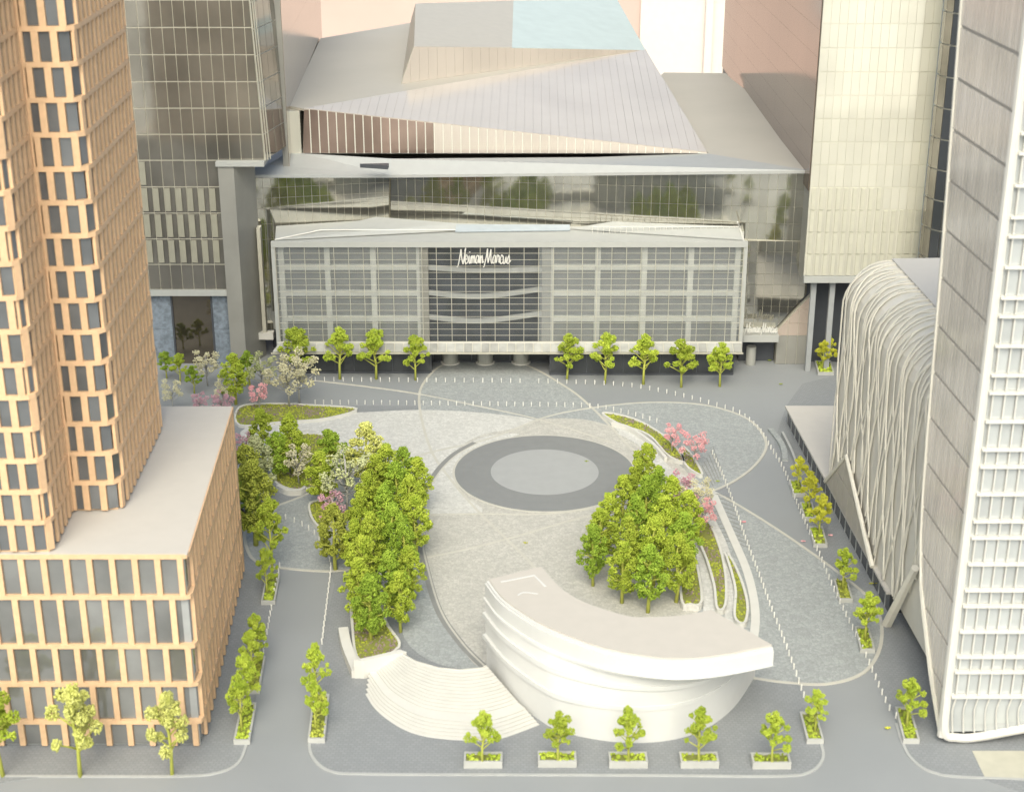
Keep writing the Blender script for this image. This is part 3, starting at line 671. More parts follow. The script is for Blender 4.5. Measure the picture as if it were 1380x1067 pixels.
# right return face with its own grid
SB = Bin('side_window', bt)
sA = VY(357, 213, YB-.1); sB = VY(383, 222, YB+9); 
side = [Vector((xk+.1, YB, zc)), Vector((VY(386, 222, YB+10).x, YB+10, zc)), VY(378, -30, YB+10), Vector((xk2+.1, YB, z0t+4))]
nrm = (side[1]-side[0]).cross(side[3]-side[0]).normalized(); side[2] -= nrm*((side[2]-side[0]).dot(nrm))
pl_ = back(side, side[1]-side[0], .3, M['line'], 'side_plate', bt); clad(SB, side, side[1]-side[0], 4, 7, .13, .1, M['brownglass'], .02, .2, par=pl_); SB.flush()
fl0 = side[1]+Vector((.15, .3, 0)); fY = 362
FW = Bin('flank_panel', bt); fA = VY(388, 200, 273); fBx = VY(433, 40, fY).x
fw = [Vector((fA.x, 273, 22)), Vector((fBx, fY, 22)), Vector((fBx, fY, 72)), Vector((fA.x, 273, 72))]
pl_ = back(fw, fw[1]-fw[0], 1.0, M['concrete'], 'flank_wall', bt); clad(FW, fw, fw[1]-fw[0], 6, 3, .02, .1, mat('flank_beige_metal', (.46, .41, .35), .15, .6, var=.05, vscale=.05), .02, par=pl_); FW.flush()
for k in range(3):      # slim edge fins on the leaning corner
    a = Vector((xk+.25+k*.35, YB-.3+k*.5, zc)); b = Vector((xk2+.15+k*.25, YB-.3+k*.5, z0t+2)); v, f = tube([a, b], .11, 4); mesh('edge_fin', v, f, M['line'], bt)
# grey portal wall right of the lower floors
pw0, pw1 = VY(299, 300, YB-1).x, VY(320, 300, YB-1).x
mesh('portal_wall', *prism([(pw0, YB-1.2), (pw1, YB-1.2), (pw1+2.6, YB+5), (pw0, YB+5)], 0, zc-.8), M['concrete'], bt)
mesh('portal_cap', *prism([(pw0-.3, YB-1.5), (VY(356, 215, YB-1).x, YB-1.5), (VY(356, 215, YB-1).x, YB+5), (pw0-.3, YB+5)], zc-.78, zc), M['roofpale'], bt)
# stone base with a tall dark door
d0, d1 = VY(235, 450, YB).x, VY(286, 450, YB).x
SBn = Bin('stone_panel', bt)
for a, b in ((xLft, d0-.3), (d1+.3, pw0-.05)):
    pol = [Vector((a, YB+.6, 0)), Vector((b, YB+.6, 0)), Vector((b, YB+.6, zb0-1.05)), Vector((a, YB+.6, zb0-1.05))]
    pl_ = back(pol, X_, .6, M['dark'], 'base_plate', bt); clad(SBn, pol, X_, max(1, int((b-a)/4.5)), 2, .06, .12, M['bluestone'], 0, par=pl_)
SBn.flush()
dr = mesh('tall_door', *boxf(((d0+d1)/2, YB+.8), X_, Y_, d1-d0, .3, 0, zb0-1.1), mat('door_bronze_glass', (.22, .19, .15), .06, .9, bump=.03, bscale=.3), bt)
for x in (d0-.15, d1+.15): mesh('door_frame', *boxf((x, YB+.7), X_, Y_, .3, .6, 0, zb0-1.1), M['dark'], bt)

# ------------------------------------------------------------------ tower at the back right
rt = thing('gold_glass_tower', 'pale gold mirror glass tower with white louvred lower floors at back right', 'building', (58, 262, 0))
YR = 258.0; xA = VY(1083, 370, YR).x; xB = VY(1213, 345, YR).x; zA = VY(1100, 371, YR).z
GBn = Bin('window', rt); FBn = Bin('louvre', rt)
xAt = VY(1093, 0, YR).x; zAt = VY(1093, 0, YR).z
gp = [Vector((xA, YR, zA)), Vector((xB+3, YR, zA)), Vector((xB+3, YR, zAt+4)), Vector((xA, YR, zAt+4))]
pl_ = back(gp, X_, .4, M['yellowglass'], 'curtain_wall', rt); clad(GBn, gp, X_, 14, 13, .06, .1, M['yellowglass'], .02, .16, jit=.002, par=pl_)
fz = (zAt+4-zA)/13
for j in range(4):
    for k in range(14 if j < 3 else 9):
        x = xA+(xB+3-xA)*(k+.5)/14; FBn.add(*boxf((x, YR-.25), X_, Y_, (xB+3-xA)/14*.45, .22, zA+fz*j+.1, zA+fz*(j+1)-.1), M['louvre2'])
GBn.flush(); FBn.flush()
mesh('lower_beam', *boxf(((xA+xB+3)/2, YR-.1), X_, Y_, xB+3-xA, 1.0, zA-1.2, zA-.02), M['roofpale'], rt)
mesh('tower_body', *prism([(xA+.1, YR+.45), (xB+3, YR+.45), (xB+3, YR+60), (xA+.1, YR+60)], zA-1.2, zAt+3.9), M['concrete'], rt)
# west flank: reflective brown panels
WF = Bin('flank_panel', rt)
wf = [Vector((xA-.02, YR+118, 33)), Vector((xA-.02, YR+.6, 33)), Vector((xA-.02, YR+.6, zAt+4)), Vector((xA-.02, YR+118, zAt+4))]
clad(WF, wf, -Y_, 12, 8, .02, .1, mat('flank_metal', (.25, .19, .15), .12, .6, var=.1, vscale=.05), .02); WF.flush()
mesh('flank_core', *prism([(xA+.05, YR+60.1), (xB, YR+60.1), (xB, YR+118), (xA+.05, YR+118)], 0, zAt+3.9), M['concrete'], rt)
for k, px in enumerate((1093, 1118, 1150)):
    x = VY(px, 420, YR+2).x; mesh('lobby_column', *boxf((x, YR+1.5), X_, Y_, .9, .9, 0, zA-1.25), M['grey'], rt)
mesh('lobby_wall', *prism([(xA+1, YR+6), (xB+3, YR+6), (xB+3, YR+20), (xA+1, YR+20)], 0, zA-1.25), M['dark'], rt)
mesh('edge_blade', *prism([(xB+3, YR-.6), (xB+4.4, YR-.6), (xB+4.4, YR+8), (xB+3, YR+8)], 0, zAt+6), mat('blade_blue_grey', (.36, .40, .42), .4, .3), rt)
# dark rounded tower behind
dt = thing('dark_slim_tower', 'slim dark bronze round cornered tower between the gold tower and the right hand tower', 'building', (72, 250, 0))
c = Vector((VY(1262, 200, 250).x+4.2, 252, 0)); V = []; 
rr = 4.6
SBD = Bin('curved_panel', dt)
for j in range(16):
    for k in range(9):
        a0_ = math.pi*(.95+k*.12); a1_ = math.pi*(.95+(k+1)*.12)-.02; z0, z1 = 4+j*5, 4+(j+1)*5-.25
        q = [c+Vector((math.cos(a)*rr, math.sin(a)*rr, 0)) for a in (a0_, a1_)]
        d = (q[1]-q[0]).normalized(); nn = Vector((d.y, -d.x, 0))
        SBD.add(*boxf((q[0]+q[1])/2, d, nn, (q[1]-q[0]).length, .12, z0, z1), M['dark_glass'] if k in (2, 3, 5, 6, 7) else M['brownglass'])
SBD.flush()
v, f = tube([XY(c, 0), XY(c, 86)], rr-.2, 24); mesh('tower_core', v, f, M['line'], dt)

# ------------------------------------------------------------------ lattice hall (right)
E0 = G(1058, 547, 3.0); E1 = G(1208, 823, 3.0); ed = (E1-E0); ed.z = 0; ed.normalize()       # podium edge, far to near
lh = thing('lattice_hall', 'cream hall wrapped in crossing wavy ribs with a rounded roof edge on a low podium', 'building', XY(E0+Vector((10, -30, 0)), 0))
inn = Vector((ed.y*-1, ed.x, 0)); inn = inn if inn.x > 0 else -inn     # into the building
E1 = E0+ed*62
pd = [E0, E0+X_*60, E1+X_*60, E1]
mesh('podium_roof', *prism(pd, 2.75, 3.05), M['roof_card'], lh)
mesh('podium_wall', *prism([p+inn*.5 for p in (E0, E1)]+[E1+X_*60, E0+X_*60], 0, 2.74), M['dark_glass'], lh)
fa = G(1121, 648, 3.0); L0 = E0+ed*((fa-E0).dot(ed)); L0 = L0+inn*.25
HT = VL(1135, 352, L0, L0+X_).z; RR = 6.0; LEN = 52
pb = MB()
for k in range(21):
    q = E0+ed*(k*3.0+.3)+inn*.45; pb.add(*boxf(q, ed, inn, .15, .12, 0, 2.7))
pb.build('podium_wall_posts', M['grey'], lh, stuff=True)
def prof(s):          # s 0..1 up the face then over the rounded edge: returns (inward offset, z)
    tot = (HT-RR-3.05)+RR*math.pi/2+.8
    d = s*tot
    if d < HT-RR-3.05: return 0, 3.05+d
    d -= HT-RR-3.05
    if d < RR*math.pi/2: a = d/RR; return RR-RR*math.cos(a), HT-RR+RR*math.sin(a)
    return RR+d-RR*math.pi/2, HT
V = []; F = []; ns = 24; nu = 2
for i in range(nu):
    for j in range(ns+1):
        o, z = prof(j/ns); p = L0+ed*(LEN*i)+inn*(o+.35); V.append(XY(p, z))
F = [(j, j+1, ns+1+j+1, ns+1+j) for j in range(ns)]
k0 = len(V); V += [XY(L0+inn*45, HT), XY(L0+ed*LEN+inn*45, HT), XY(L0+inn*45, 3), XY(L0+ed*LEN+inn*45, 3)]
F += [(ns, k0, k0+1, 2*ns+1), (k0, k0+2, k0+3, k0+1), tuple(range(0, ns+1))+(k0, k0+2), tuple(range(2*ns+1, ns, -1))+(k0+3, k0+1)]
mesh('hall_shell', V, F, M['membrane'], lh, False)
# roof deck slightly above the shell
mesh('roof_deck', *prism([L0+inn*(RR+.4), L0+ed*LEN+inn*(RR+.4), L0+ed*LEN+inn*44.8, L0+inn*44.8], HT+.01, HT+.3), M['roof_card'], lh)
def ribbonrib(fn, w, th, m, name):
    V = []; F = []; n = 30
    for i in range(n+1):
        s, u = fn(i/n); o, z = prof(s); o2, z2 = prof(min(s+.01, 1.0)); 
        t = Vector((inn.x*(o2-o), inn.y*(o2-o), z2-z)); t = t.normalized() if t.length > 1e-5 else inn.copy()
        nn = t.cross(ed).normalized()
        if nn.dot(inn) > 0 and nn.z <= 0: nn = -nn
        if nn.dot(-inn+Z_*.8) < 0: nn = -nn
        p = XY(L0+ed*u+inn*o, z)+inn*.33*0
        for a, b in ((-1, 0), (-1, 1), (1, 1), (1, 0)): V.append(p+ed*a*w/2+nn*(b*th-.0)+inn*.1)
    for i in range(n):
        for q in range(4): F.append((i*4+q, i*4+(q+1) % 4, i*4+4+(q+1) % 4, i*4+4+q))
    mesh(name, V, F, m, lh)
def LPx(px, py): return VL(px, py, L0, L0+ed)
q_ap = LPx(1144, 616); q_rt = LPx(1173, 700); q_bt = LPx(1177, 760); ua, ub = (q_ap-L0).dot(ed), (q_rt-L0).dot(ed)
q_ap2 = LPx(1237, 765); u_ap2 = (q_ap2-L0).dot(ed); f2 = LPx(1201, 858); f3 = LPx(1186, 768); u2, u3 = (f2-L0).dot(ed), (f3-L0).dot(ed)
tot_ = (HT-RR-3.05)+RR*math.pi/2+.8
def bottom(u):
    if u < ua: z = 3.2+(q_ap.z-3.2)*max(u, 0)/ua
    elif u < ub+4: z = q_ap.z+(4.0-q_ap.z)*(u-ua)/(ub+4-ua)
    elif u > u2: z = 3.2+(q_ap2.z-3.2)*min(1, (u-u2)/max(u_ap2-u2, 1))
    else: z = 3.4
    return max(z-3.05, 0)/tot_
NR = 22
for k in range(NR):
    for sgn in (1, -1):
        u0 = .8+k*(LEN-2)/NR; ph = k*1.7
        sb = bottom(u0)
        amp = 1.7+.7*math.sin(k*2.3); wv = 1.25+.2*math.sin(k*1.1)
        ribbonrib(lambda t, u0=u0, sgn=sgn, ph=ph, sb=sb, amp=amp, wv=wv: (sb+(1-sb)*t, min(max(u0+sgn*amp*math.sin(t*math.pi*2*wv+ph)*(1-.5*t), .2), LEN)), .26, .10+.08*(sgn > 0), M['rib'], 'rib')
def LP(u, z, o=0): return XY(L0+ed*u-inn*o, z)
TB = Bin('opening_pane', lh); clad(TB, [LP(.8, 3.1, -.1), LP(ub+4, 3.1, -.1), LP(ub, 5.6, -.1), LP(ua, q_ap.z, -.1)], ed, 9, 2, .12, .1, M['rt_line'], .3); TB.flush()
def leg(a, b, r=.55):
    v, f = tube([a, b], r*.8, 6, r*1.1); mesh('leg', v, f, M['rib'], lh)
leg(LP(ua, q_ap.z+.2, .35), LP(.2, 3.1, .35), .32); leg(LP(ua, q_ap.z+.2, .35), LP(ub+4, 3.2, .35), .32)
leg(LP(u_ap2, q_ap2.z, .3), LP(u2, .2, .7), .62)


# ------------------------------------------------------------------ right foreground tower
C0 = G(1268, 1000); rt2 = thing('white_grid_tower', 'near tower at right edge with white gridded front and mauve grey ribbed glass flank', 'building', XY(C0+Vector((10, 8, 0)), 0))
PA = C0; PBd = C0+Dd*10
lo = VL(1240, 755, PA, PBd); hi = VL(1297, 0, PA, PBd); top_near = XY(C0, hi.z+8)
face = [XY(C0, 1.2), Vector(top_near), VL(1297, -12, PA, PBd), lo]
face[2] = XY(hi+Dd*0.5, top_near.z)
RB = Bin('flank_pane', rt2)
nflo = int(top_near.z/5.2)
clad(RB, face, -Dd, 22, [i/nflo for i in range(nflo+1)], .20, .12, M['rt_glass'], .03, .38, jit=.002)
RB.flush(); back(face, -Dd, .4, M['rt_line'], 'flank_plate', rt2)
# lower rim tube and main corner edge
bi = XY(lo+X_*0, lo.z)
v, f = tube(cat([face[2], (face[2]+lo)*.5, lo+(face[2]-lo)*.05, lo*.5+XY(C0, 1.0)*.5+Vector((-.15, 0, -.6)), XY(C0, .9)], 5), .35, 6); mesh('lower_rim', v, f, M['rib'], rt2)
v, f = tube([XY(C0, .9), XY(C0, top_near.z)], .52, 8); mesh('corner_edge', v, f, M['white'], rt2)
v, f = tube(cat([XY(C0, 6)+Vector((0, -.1, 0)), XY(C0, 1.5)+Vector((.2, -.2, 0)), XY(C0, .8)+Vector((1.6, -.2, 0)), XY(C0, .9)+Vector((4, -.2, 0)), XY(C0, 2.2)+Vector((10, -.2, 0)), XY(C0, 4.5)+Vector((22, -.2, 0))], 6), .5, 8); mesh('base_rim', v, f, M['white'], rt2)
# white front grid
front = [XY(C0, 1.4)+X_*.4, XY(C0, 2.0)+X_*24, XY(C0, top_near.z)+X_*24, XY(C0, top_near.z)+X_*.4]
WBn = Bin('front_pane', rt2); back(front, X_, .5, M['rt_front'], 'front_plate', rt2)
bayw = 1.2; nbx = 20; z = 6.2; zz_ = [1.4]
while z < top_near.z: zz_.append(z); z += 3.1 if len(zz_) % 3 else 1.9
MU = Bin('front_mullion', rt2); TR_ = Bin('front_transom', rt2)
for j in range(len(zz_)-1):
    TR_.add(*boxf(C0+Vector((12.2, -.35, 0)), X_, Y_, 23.6, .7, zz_[j+1]-.12, zz_[j+1]+.12), M['white'])
    for k in range(nbx):
        x = C0.x+.9+k*bayw
        z0, z1 = zz_[j]+.17+(.9 if j == 0 else 0), zz_[j+1]-.17
        if j > 0: MU.add(*boxf((x, C0.y-.25), X_, Y_, .12, .35, z0, z1), M['white'])
        else:
            pts = cat([(x+.1+.02*k, C0.y-.3, z1), (x-.15, C0.y-.3, (z0+z1)/2), (x+.15, C0.y-.3, 1.5+max(0, k-3)*.25)], 4); v, f = tube(pts, .09, 4); MU.add(v, f, M['white'])
        WBn.add(*boxf((x+bayw/2, C0.y-.03), X_, Y_, bayw-.2, .05, max(z0, 2.2+.1*k), z1), M['rt_front'])
WBn.flush(); MU.flush(); TR_.flush()
bd = [XY(C0, 0)+Vector((.8, .6, 0)), XY(C0, 0)+Vector((24, .6, 0)), XY(lo, 0)+Vector((24, 0, 0)), XY(lo, 0)+Vector((.8, 0, 0))]
mesh('tower_body', *prism(bd, lo.z, top_near.z-.1), M['rt_line'], rt2)
mesh('lobby_core', *prism([p+Vector((2.5, 1.5, 0)) for p in bd[:1]]+[bd[1]+Vector((0, 1.5, 0)), bd[2], bd[3]+Vector((2.5, 0, 0))], 0, lo.z-.02), M['membrane'], rt2)

# ------------------------------------------------------------------ curved white pavilion
pvl = thing('curved_pavilion', 'crescent shaped white pavilion with stacked curving terraces beside the front steps', 'building', XY(G(850, 930), 0))
ZP = 11.5
outer = [(654, 781), (672, 805), (700, 826), (739, 848), (809, 874), (878, 887), (930, 889), (983, 883), (1043, 871)]
inner = [(958, 821), (925, 828), (878, 831), (843, 829), (788, 811), (760, 795), (742, 778), (730, 763)]
base_o = [(656, 900), (687, 938), (734, 975), (767, 989), (820, 999), (870, 1001), (920, 994), (960, 977), (992, 950), (1017, 912)]
OR = cat([G(x, y, ZP) for x, y in outer], 6); IR = cat([G(x, y, ZP) for x, y in inner], 6)
BO = cat([G(x, y, 0) for x, y in base_o], 6)
def resamp(P, n):
    q = Path([XY(p, 0) for p in P]); return [q.at(q.L*i/(n-1))[0] for i in range(n)]
NS = 60; O_ = resamp(OR, NS); B_ = resamp(BO, NS); I_ = resamp(IR[::-1], NS)
def ring(k):      # blend outline between base (0) and roof (1); inner edge fixed
    return [B_[i]*(1-k)+O_[i]*k for i in range(NS)]
def loft(levels, name, m):     # levels: list of (outline, z)
    n = 2*NS; side = []
    for o, z in levels: side += [XY(p, z) for p in o]+[XY(p, z) for p in I_[::-1]]
    V = []; F = []; flags = []
    def quad(ids, sm):
        F.append(ids); flags.append(sm)
    # outer skin, inner skin, two end faces, caps: each with its own vertices so edges stay crisp
    for a, b in ((0, NS-1), (NS, 2*NS-1)):
        k0 = len(V); w = b-a+1
        for l in range(len(levels)): V += side[l*n+a:l*n+b+1]
        for l in range(len(levels)-1):
            for i in range(w-1): quad((k0+l*w+i, k0+l*w+i+1, k0+(l+1)*w+i+1, k0+(l+1)*w+i), True)
    for a, b in ((NS-1, NS), (2*NS-1, 0)):
        for l in range(len(levels)-1):
            k0 = len(V); V += [side[l*n+a], side[l*n+b], side[(l+1)*n+b], side[(l+1)*n+a]]; quad((k0, k0+1, k0+2, k0+3), False)
    k0 = len(V); V += side[-n:]; quad(tuple(range(k0, k0+n)), False)
    k0 = len(V); V += side[:n]; quad(tuple(range(k0+n-1, k0-1, -1)), False)
    o = mesh(name, V, F, m, pvl, False); o.data.polygons.foreach_set('use_smooth', flags)
    return o
def outset(P, d, mask=None):
    n = len(P); out = []
    for i in range(n):
        t = (P[min(i+1, n-1)]-P[max(i-1, 0)]).normalized(); s = Vector((t.y, -t.x, 0)); dd = d if mask is None else d*mask(i/(n-1))
        out.append(P[i]+s*dd)
    return out
endl = lambda a, b: (lambda t: b+(a-b)*max(0, 1-t*2.2))      # ledges project most at the left end
loft([(ring(0), 0), (ring(.05), 4.2)], 'lower_wall', M['pav'])
loft([(outset(ring(.05), 1, endl(.5, .12)), 4.22), (outset(ring(.07), 1, endl(.5, .12)), 4.75)], 'lower_ledge', M['pav'])
loft([(outset(ring(.10), 1, endl(.1, 0)), 4.76), (outset(ring(.40), 1, endl(.1, .0)), 6.9)], 'middle_wall', M['pav'])
loft([(outset(ring(.45), 1, endl(.45, .22)), 6.92), (outset(ring(.50), 1, endl(.45, .22)), 7.5)], 'middle_ledge', M['pav'])
loft([(outset(ring(.55), 1, endl(.1, 0)), 7.51), (outset(ring(.80), 1, endl(.0, 0)), 8.9)], 'upper_wall', M['pav'])
loft([(outset(ring(.92), .28), 8.92), (outset(ring(1.0), .28), 9.25)], 'fascia_ledge', M['pav'])
loft([(outset(ring(1.0), .05), 9.26), (outset(ring(1.0), .05), ZP-.45)], 'fascia', M['pav'])
loft([(outset(ring(1.0), -.15), ZP-.44), (outset(ring(1.0), -.15), ZP-.2)], 'roof_step', M['pav'])
loft([(outset(ring(1.0), -.45), ZP-.19), (outset(ring(1.0), -.45), ZP)], 'roof', M['pavroof'])
# sunken outline at the left end of the roof
for sc, z in ((1, ZP+.03),):
    q = [G(675, 784, ZP), G(720, 775, ZP), G(735, 790, ZP)]
    v, f = ribbon(cat(q, 1), .28, ZP+.002, ZP+.03); mesh('roof_groove', v, f, M['pav'], pvl)
    v, f = ribbon(cat([G(698, 802, ZP), G(706, 798, ZP), G(725, 800, ZP)], 4), .2, ZP+.002, ZP+.03); mesh('roof_groove', v, f, M['pav'], pvl)
for (x, y) in ((815, 955), (905, 955)):
    p = G(x, y+25); 
# steps
st = thing('curved_steps', 'broad fan of curved white steps with a landing left of the pavilion', 'steps', XY(G(600, 950), 0))
so_ = [(481, 914), (492, 935), (505, 955), (525, 972), (550, 986), (580, 994), (624, 998), (670, 997), (727, 977)]
si_ = [(541, 879), (560, 890), (590, 899), (620, 902), (651, 899), (656, 896)]
RISE = .125
SO = resamp(GP(so_, 0, 6), 40)
cuts = [0, .05, .10, .15, .20, .25]+[.40+.05*k for k in range(13)]
SI = resamp([G(x, y, RISE*len(cuts)) for x, y in si_], 40)
def ringc(c_, k0=0): return [SO[k]*(1-c_)+SI[k]*c_ for k in range(k0, 40)]
for i, c_ in enumerate(cuts):
    h = RISE*(i+1); k0 = max(0, 5-i) if i < 5 else 0
    sp_ = mesh('step', *prism(ringc(c_, k0)+ringc(1.0, k0)[::-1], h-.055, h), M['step'], st)
    mesh('riser', *prism(ringc(c_+.018, k0)+ringc(.999, k0)[::-1], (h-RISE+.001) if i else 0, h-.056), M['step'], sp_)
mesh('end_wall', *prism([SO[0]+Vector((-.3, 0, 0)), SO[0]+Vector((.9, -.1, 0)), SI[0]+Vector((.6, 0, 0)), SI[0]+Vector((-.2, .5, 0))], 0, 2.5), M['step'], st)

# ------------------------------------------------------------------ leaves and trees
ico_v = []; 
phi = (1+5**.5)/2
for a, b in ((-1, phi), (1, phi), (-1, -phi), (1, -phi)): ico_v += [(a, b, 0), (0, a, b), (b, 0, a)]
ico_v = np.array(ico_v, float); ico_v /= np.linalg.norm(ico_v[0])
from itertools import combinations
el = min(np.linalg.norm(ico_v[i]-ico_v[j]) for i, j in combinations(range(12), 2))
adj = {(i, j) for i, j in combinations(range(12), 2) if np.linalg.norm(ico_v[i]-ico_v[j]) < el*1.05}
ico_f = []
for t in combinations(range(12), 3):
    if all((a, b) in adj for a, b in combinations(t, 2)):
        a, b, c = (ico_v[i] for i in t)
        ico_f.append(t if np.dot(np.cross(b-a, c-a), a) > 0 else (t[0], t[2], t[1]))
ico_f = np.array(ico_f)
oct_v = np.array([(1, 0, 0), (-1, 0, 0), (0, 1, 0), (0, -1, 0), (0, 0, 1), (0, 0, -1)], float)
oct_f = np.array([(0, 2, 4), (2, 1, 4), (1, 3, 4), (3, 0, 4), (2, 0, 5), (1, 2, 5), (3, 1, 5), (0, 3, 5)])
def crumbs(cs, rs, octa=False):
    bv, bf = (oct_v, oct_f) if octa else (ico_v, ico_f)
    n = len(cs); cs = np.array(cs); rs = np.array(rs)
    v = bv[None]*rs[:, None, None]*(1+rng.uniform(-.35, .35, (n, len(bv), 1)))*rng.uniform(.7, 1.25, (n, 1, 3))+cs[:, None]
    f = bf[None]+(np.arange(n)*len(bv))[:, None, None]
    return v.reshape(-1, 3), f.reshape(-1, 3)
def fastmesh(name, v, f, m):
    me = bpy.data.meshes.new(name); me.vertices.add(len(v)); me.vertices.foreach_set('co', v.astype(np.float32).ravel())
    me.loops.add(len(f)*3); me.loops.foreach_set('vertex_index', f.astype(np.int32).ravel())
    me.polygons.add(len(f)); me.polygons.foreach_set('loop_start', np.arange(len(f), dtype=np.int32)*3); me.polygons.foreach_set('loop_total', np.full(len(f), 3, np.int32))
    me.materials.append(m); me.update(calc_edges=True); me.validate(); return me
def clump_tree(kind, seed):
    r_ = np.random.default_rng(seed); clumps = []; limbs = []
    trunk = [(0, 0, 0), (r_.normal(0, .008), r_.normal(0, .008), .3), (r_.normal(0, .02), r_.normal(0, .02), .62), (0, 0, .9)]
    limbs.append((trunk, .028 if kind != 'blossom' else .02, .008))
    if kind == 'street':
        nb = 14
        for k in range(nb):
            a = k*2.4+r_.uniform(0, .8); z = .36+.52*k/nb+r_.uniform(-.03, .03); rad = (.27-.20*max(0, (z-.55))/.4)*r_.uniform(.7, 1.15)
            e = (math.cos(a)*rad, math.sin(a)*rad, z+.05); limbs.append(([(0, 0, z-.12), (e[0]*.5, e[1]*.5, z-.03), e], .013, .005))
            clumps.append((e, r_.uniform(.045, .085)))
            if r_.random() < .5: clumps.append(((e[0]*.55, e[1]*.55, z+.03), r_.uniform(.04, .07)))
        clumps += [((r_.normal(0, .02), 0, .93), .075), ((r_.normal(0, .03), .02, .80), .10), ((0, 0, .66), .09)]
    elif kind == 'dense':
        for k in range(40):
            a = k*2.4+r_.uniform(-.4, .4); t = (k+.5)/40; z = .24+.72*t; rad = .215*math.sin(math.pi*min(1, (.20+t*.80)))**.8*r_.uniform(.5, 1.15)
            e = (math.cos(a)*rad, math.sin(a)*rad, z); clumps.append((e, r_.uniform(.042, .078)))
            if k % 3 == 0: limbs.append(([(0, 0, z-.1), e], .012, .005))
        clumps += [((0, 0, .95), .06)]
    else:
        for k in range(16):
            a = k*2.4+r_.uniform(-.3, .3); z = .42+.5*k/16; rad = .36*math.sqrt(max(.05, 1-((z-.55)/.5)**2))*r_.uniform(.5, 1.1)
            e = (math.cos(a)*rad, math.sin(a)*rad, z+.06); limbs.append(([(0, 0, .28+.02*k), (e[0]*.6, e[1]*.6, z-.06), e], .010, .004)); clumps.append((e, r_.uniform(.07, .11)))
    cs = []; rs = []
    for (c, r) in clumps:
        n = int(150*(r/.09)**2) if kind != 'blossom' else 42
        d = r_.normal(0, 1, (n, 3)); d /= np.linalg.norm(d, axis=1)[:, None]
        d *= (r*r_.uniform(.35, 1.1, n)**.6)[:, None]; d[:, 2] *= .85
        for q in d: cs.append(np.array(c)+q)
        rs += list(r_.uniform(.008, .018, n) if kind != 'blossom' else r_.uniform(.010, .021, n))
    v, f = crumbs(cs, rs, octa=(kind == 'dense'))
    tm = MB()
    for p, a, b in limbs: tm.add(*tube([Vector(q) for q in p], a, 6, b))
    tme = bpy.data.meshes.new('trunk'); tme.from_pydata([tuple(x) for x in tm.v], [], tm.f); tme.polygons.foreach_set('use_smooth', [True]*len(tme.polygons))
    return v, f, tme
TREES = {k: [clump_tree(k, s*7+len(k)) for s in range(5)] for k in ('street', 'dense', 'blossom')}
MC = {}
def tree(px, py, top, label, kind='street', leaf='leaf', trunk=None, name=None, group=None, z=0., wid=1., catg='tree', gz=None):
    p = G(px, py, z); q = VL(px, top, p, p+X_); h = max(q.z-z, 1.5)
    i = random.randrange(5); v, f, tme = TREES[kind][i]
    tr = trunk or ('trunk_grey' if kind == 'blossom' else 'trunk_lime')
    k = (kind, i, leaf)
    if k not in MC: MC[k] = fastmesh('crown', v, f, M[leaf])
    k2 = (kind, i, 't', tr)
    if k2 not in MC:
        t2 = tme.copy(); t2.materials.clear(); t2.materials.append(M[tr]); MC[k2] = t2
    root = thing(name or {'street': 'street_tree', 'dense': 'grove_tree', 'blossom': 'blossom_tree'}[kind], label, catg, p, group)
    root.rotation_euler.z = random.uniform(0, 6.28)
    root.scale = (h*wid*random.uniform(.93, 1.07), h*wid*random.uniform(.93, 1.07), h)
    root.rotation_euler.x = random.uniform(-.03, .03)
    for nm, key in (('trunk', k2), ('crown', k)):
        o = bpy.data.objects.new(nm, MC[key]); COL.objects.link(o); o.parent = root
    return root
def planter(px0, px1, py, depth, label, group, hgt=.7):
    """box whose front lower edge runs px0..px1 at row py, reaching back `depth` metres along the street"""
    a = G(px0, py, ISL); b = G(px1, py, ISL); d = Dd if depth > 3 else Y_
    if px0 > 700 and depth > 3: 
        d = Vector((G(px0-8, py-30).x-a.x, G(px0-8, py-30).y-a.y, 0)).normalized()
    c = (a+b)/2; r = thing('planter', label, 'planter', XY(c+d*depth/2, ISL), group)
    U = X_*(b-a).length; q = [a, b, b+d*depth, a+d*depth]
    t = .22; mb = MB()
    for (s, e) in ((0, 1), (1, 2), (2, 3), (3, 0)):
        dd = (q[e]-q[s]); ln_ = dd.length; dd.normalize(); nn = Vector((-dd.y, dd.x, 0))
        o = mesh('planter_wall', *boxf((q[s]+q[e])/2+nn*t/2-dd*(t/2 if s in (0, 2) else 0)*0, dd, nn, ln_-(2*t if s in (1, 3) else 0), t, ISL, ISL+hgt), M['planter'], r)
    qi = [q[0]+X_*t+d*t, q[1]-X_*t+d*t, q[2]-X_*t-d*t, q[3]+X_*t-d*t]
    soil = mesh('soil', *prism(qi, ISL, ISL+hgt-.25), M['soil'], r)
    n = int(26*(b-a).length*depth/6)
    cs = []
    for k in range(n):
        s, u = random.random(), random.random(); p = qi[0]+(qi[1]-qi[0])*s+(qi[3]-qi[0])*u; cs.append((p.x-r.location.x, p.y-r.location.y, hgt-.2+random.random()*.15))
    v, f = crumbs(cs, [random.uniform(.14, .28) for _ in cs]); me = fastmesh('ground_cover', v, f, M['leaf_olive'] if n % 2 else M['leaf'])
    o = bpy.data.objects.new('ground_cover', me); COL.objects.link(o); o.parent = soil; o['kind'] = 'stuff'
    return XY(c+d*depth/2, ISL+hgt-.25)
ORD = 'first second third fourth fifth sixth seventh eighth ninth tenth eleventh twelfth thirteenth fourteenth fifteenth sixteenth seventeenth eighteenth nineteenth twentieth'.split()
g = 'planters along the front kerb'
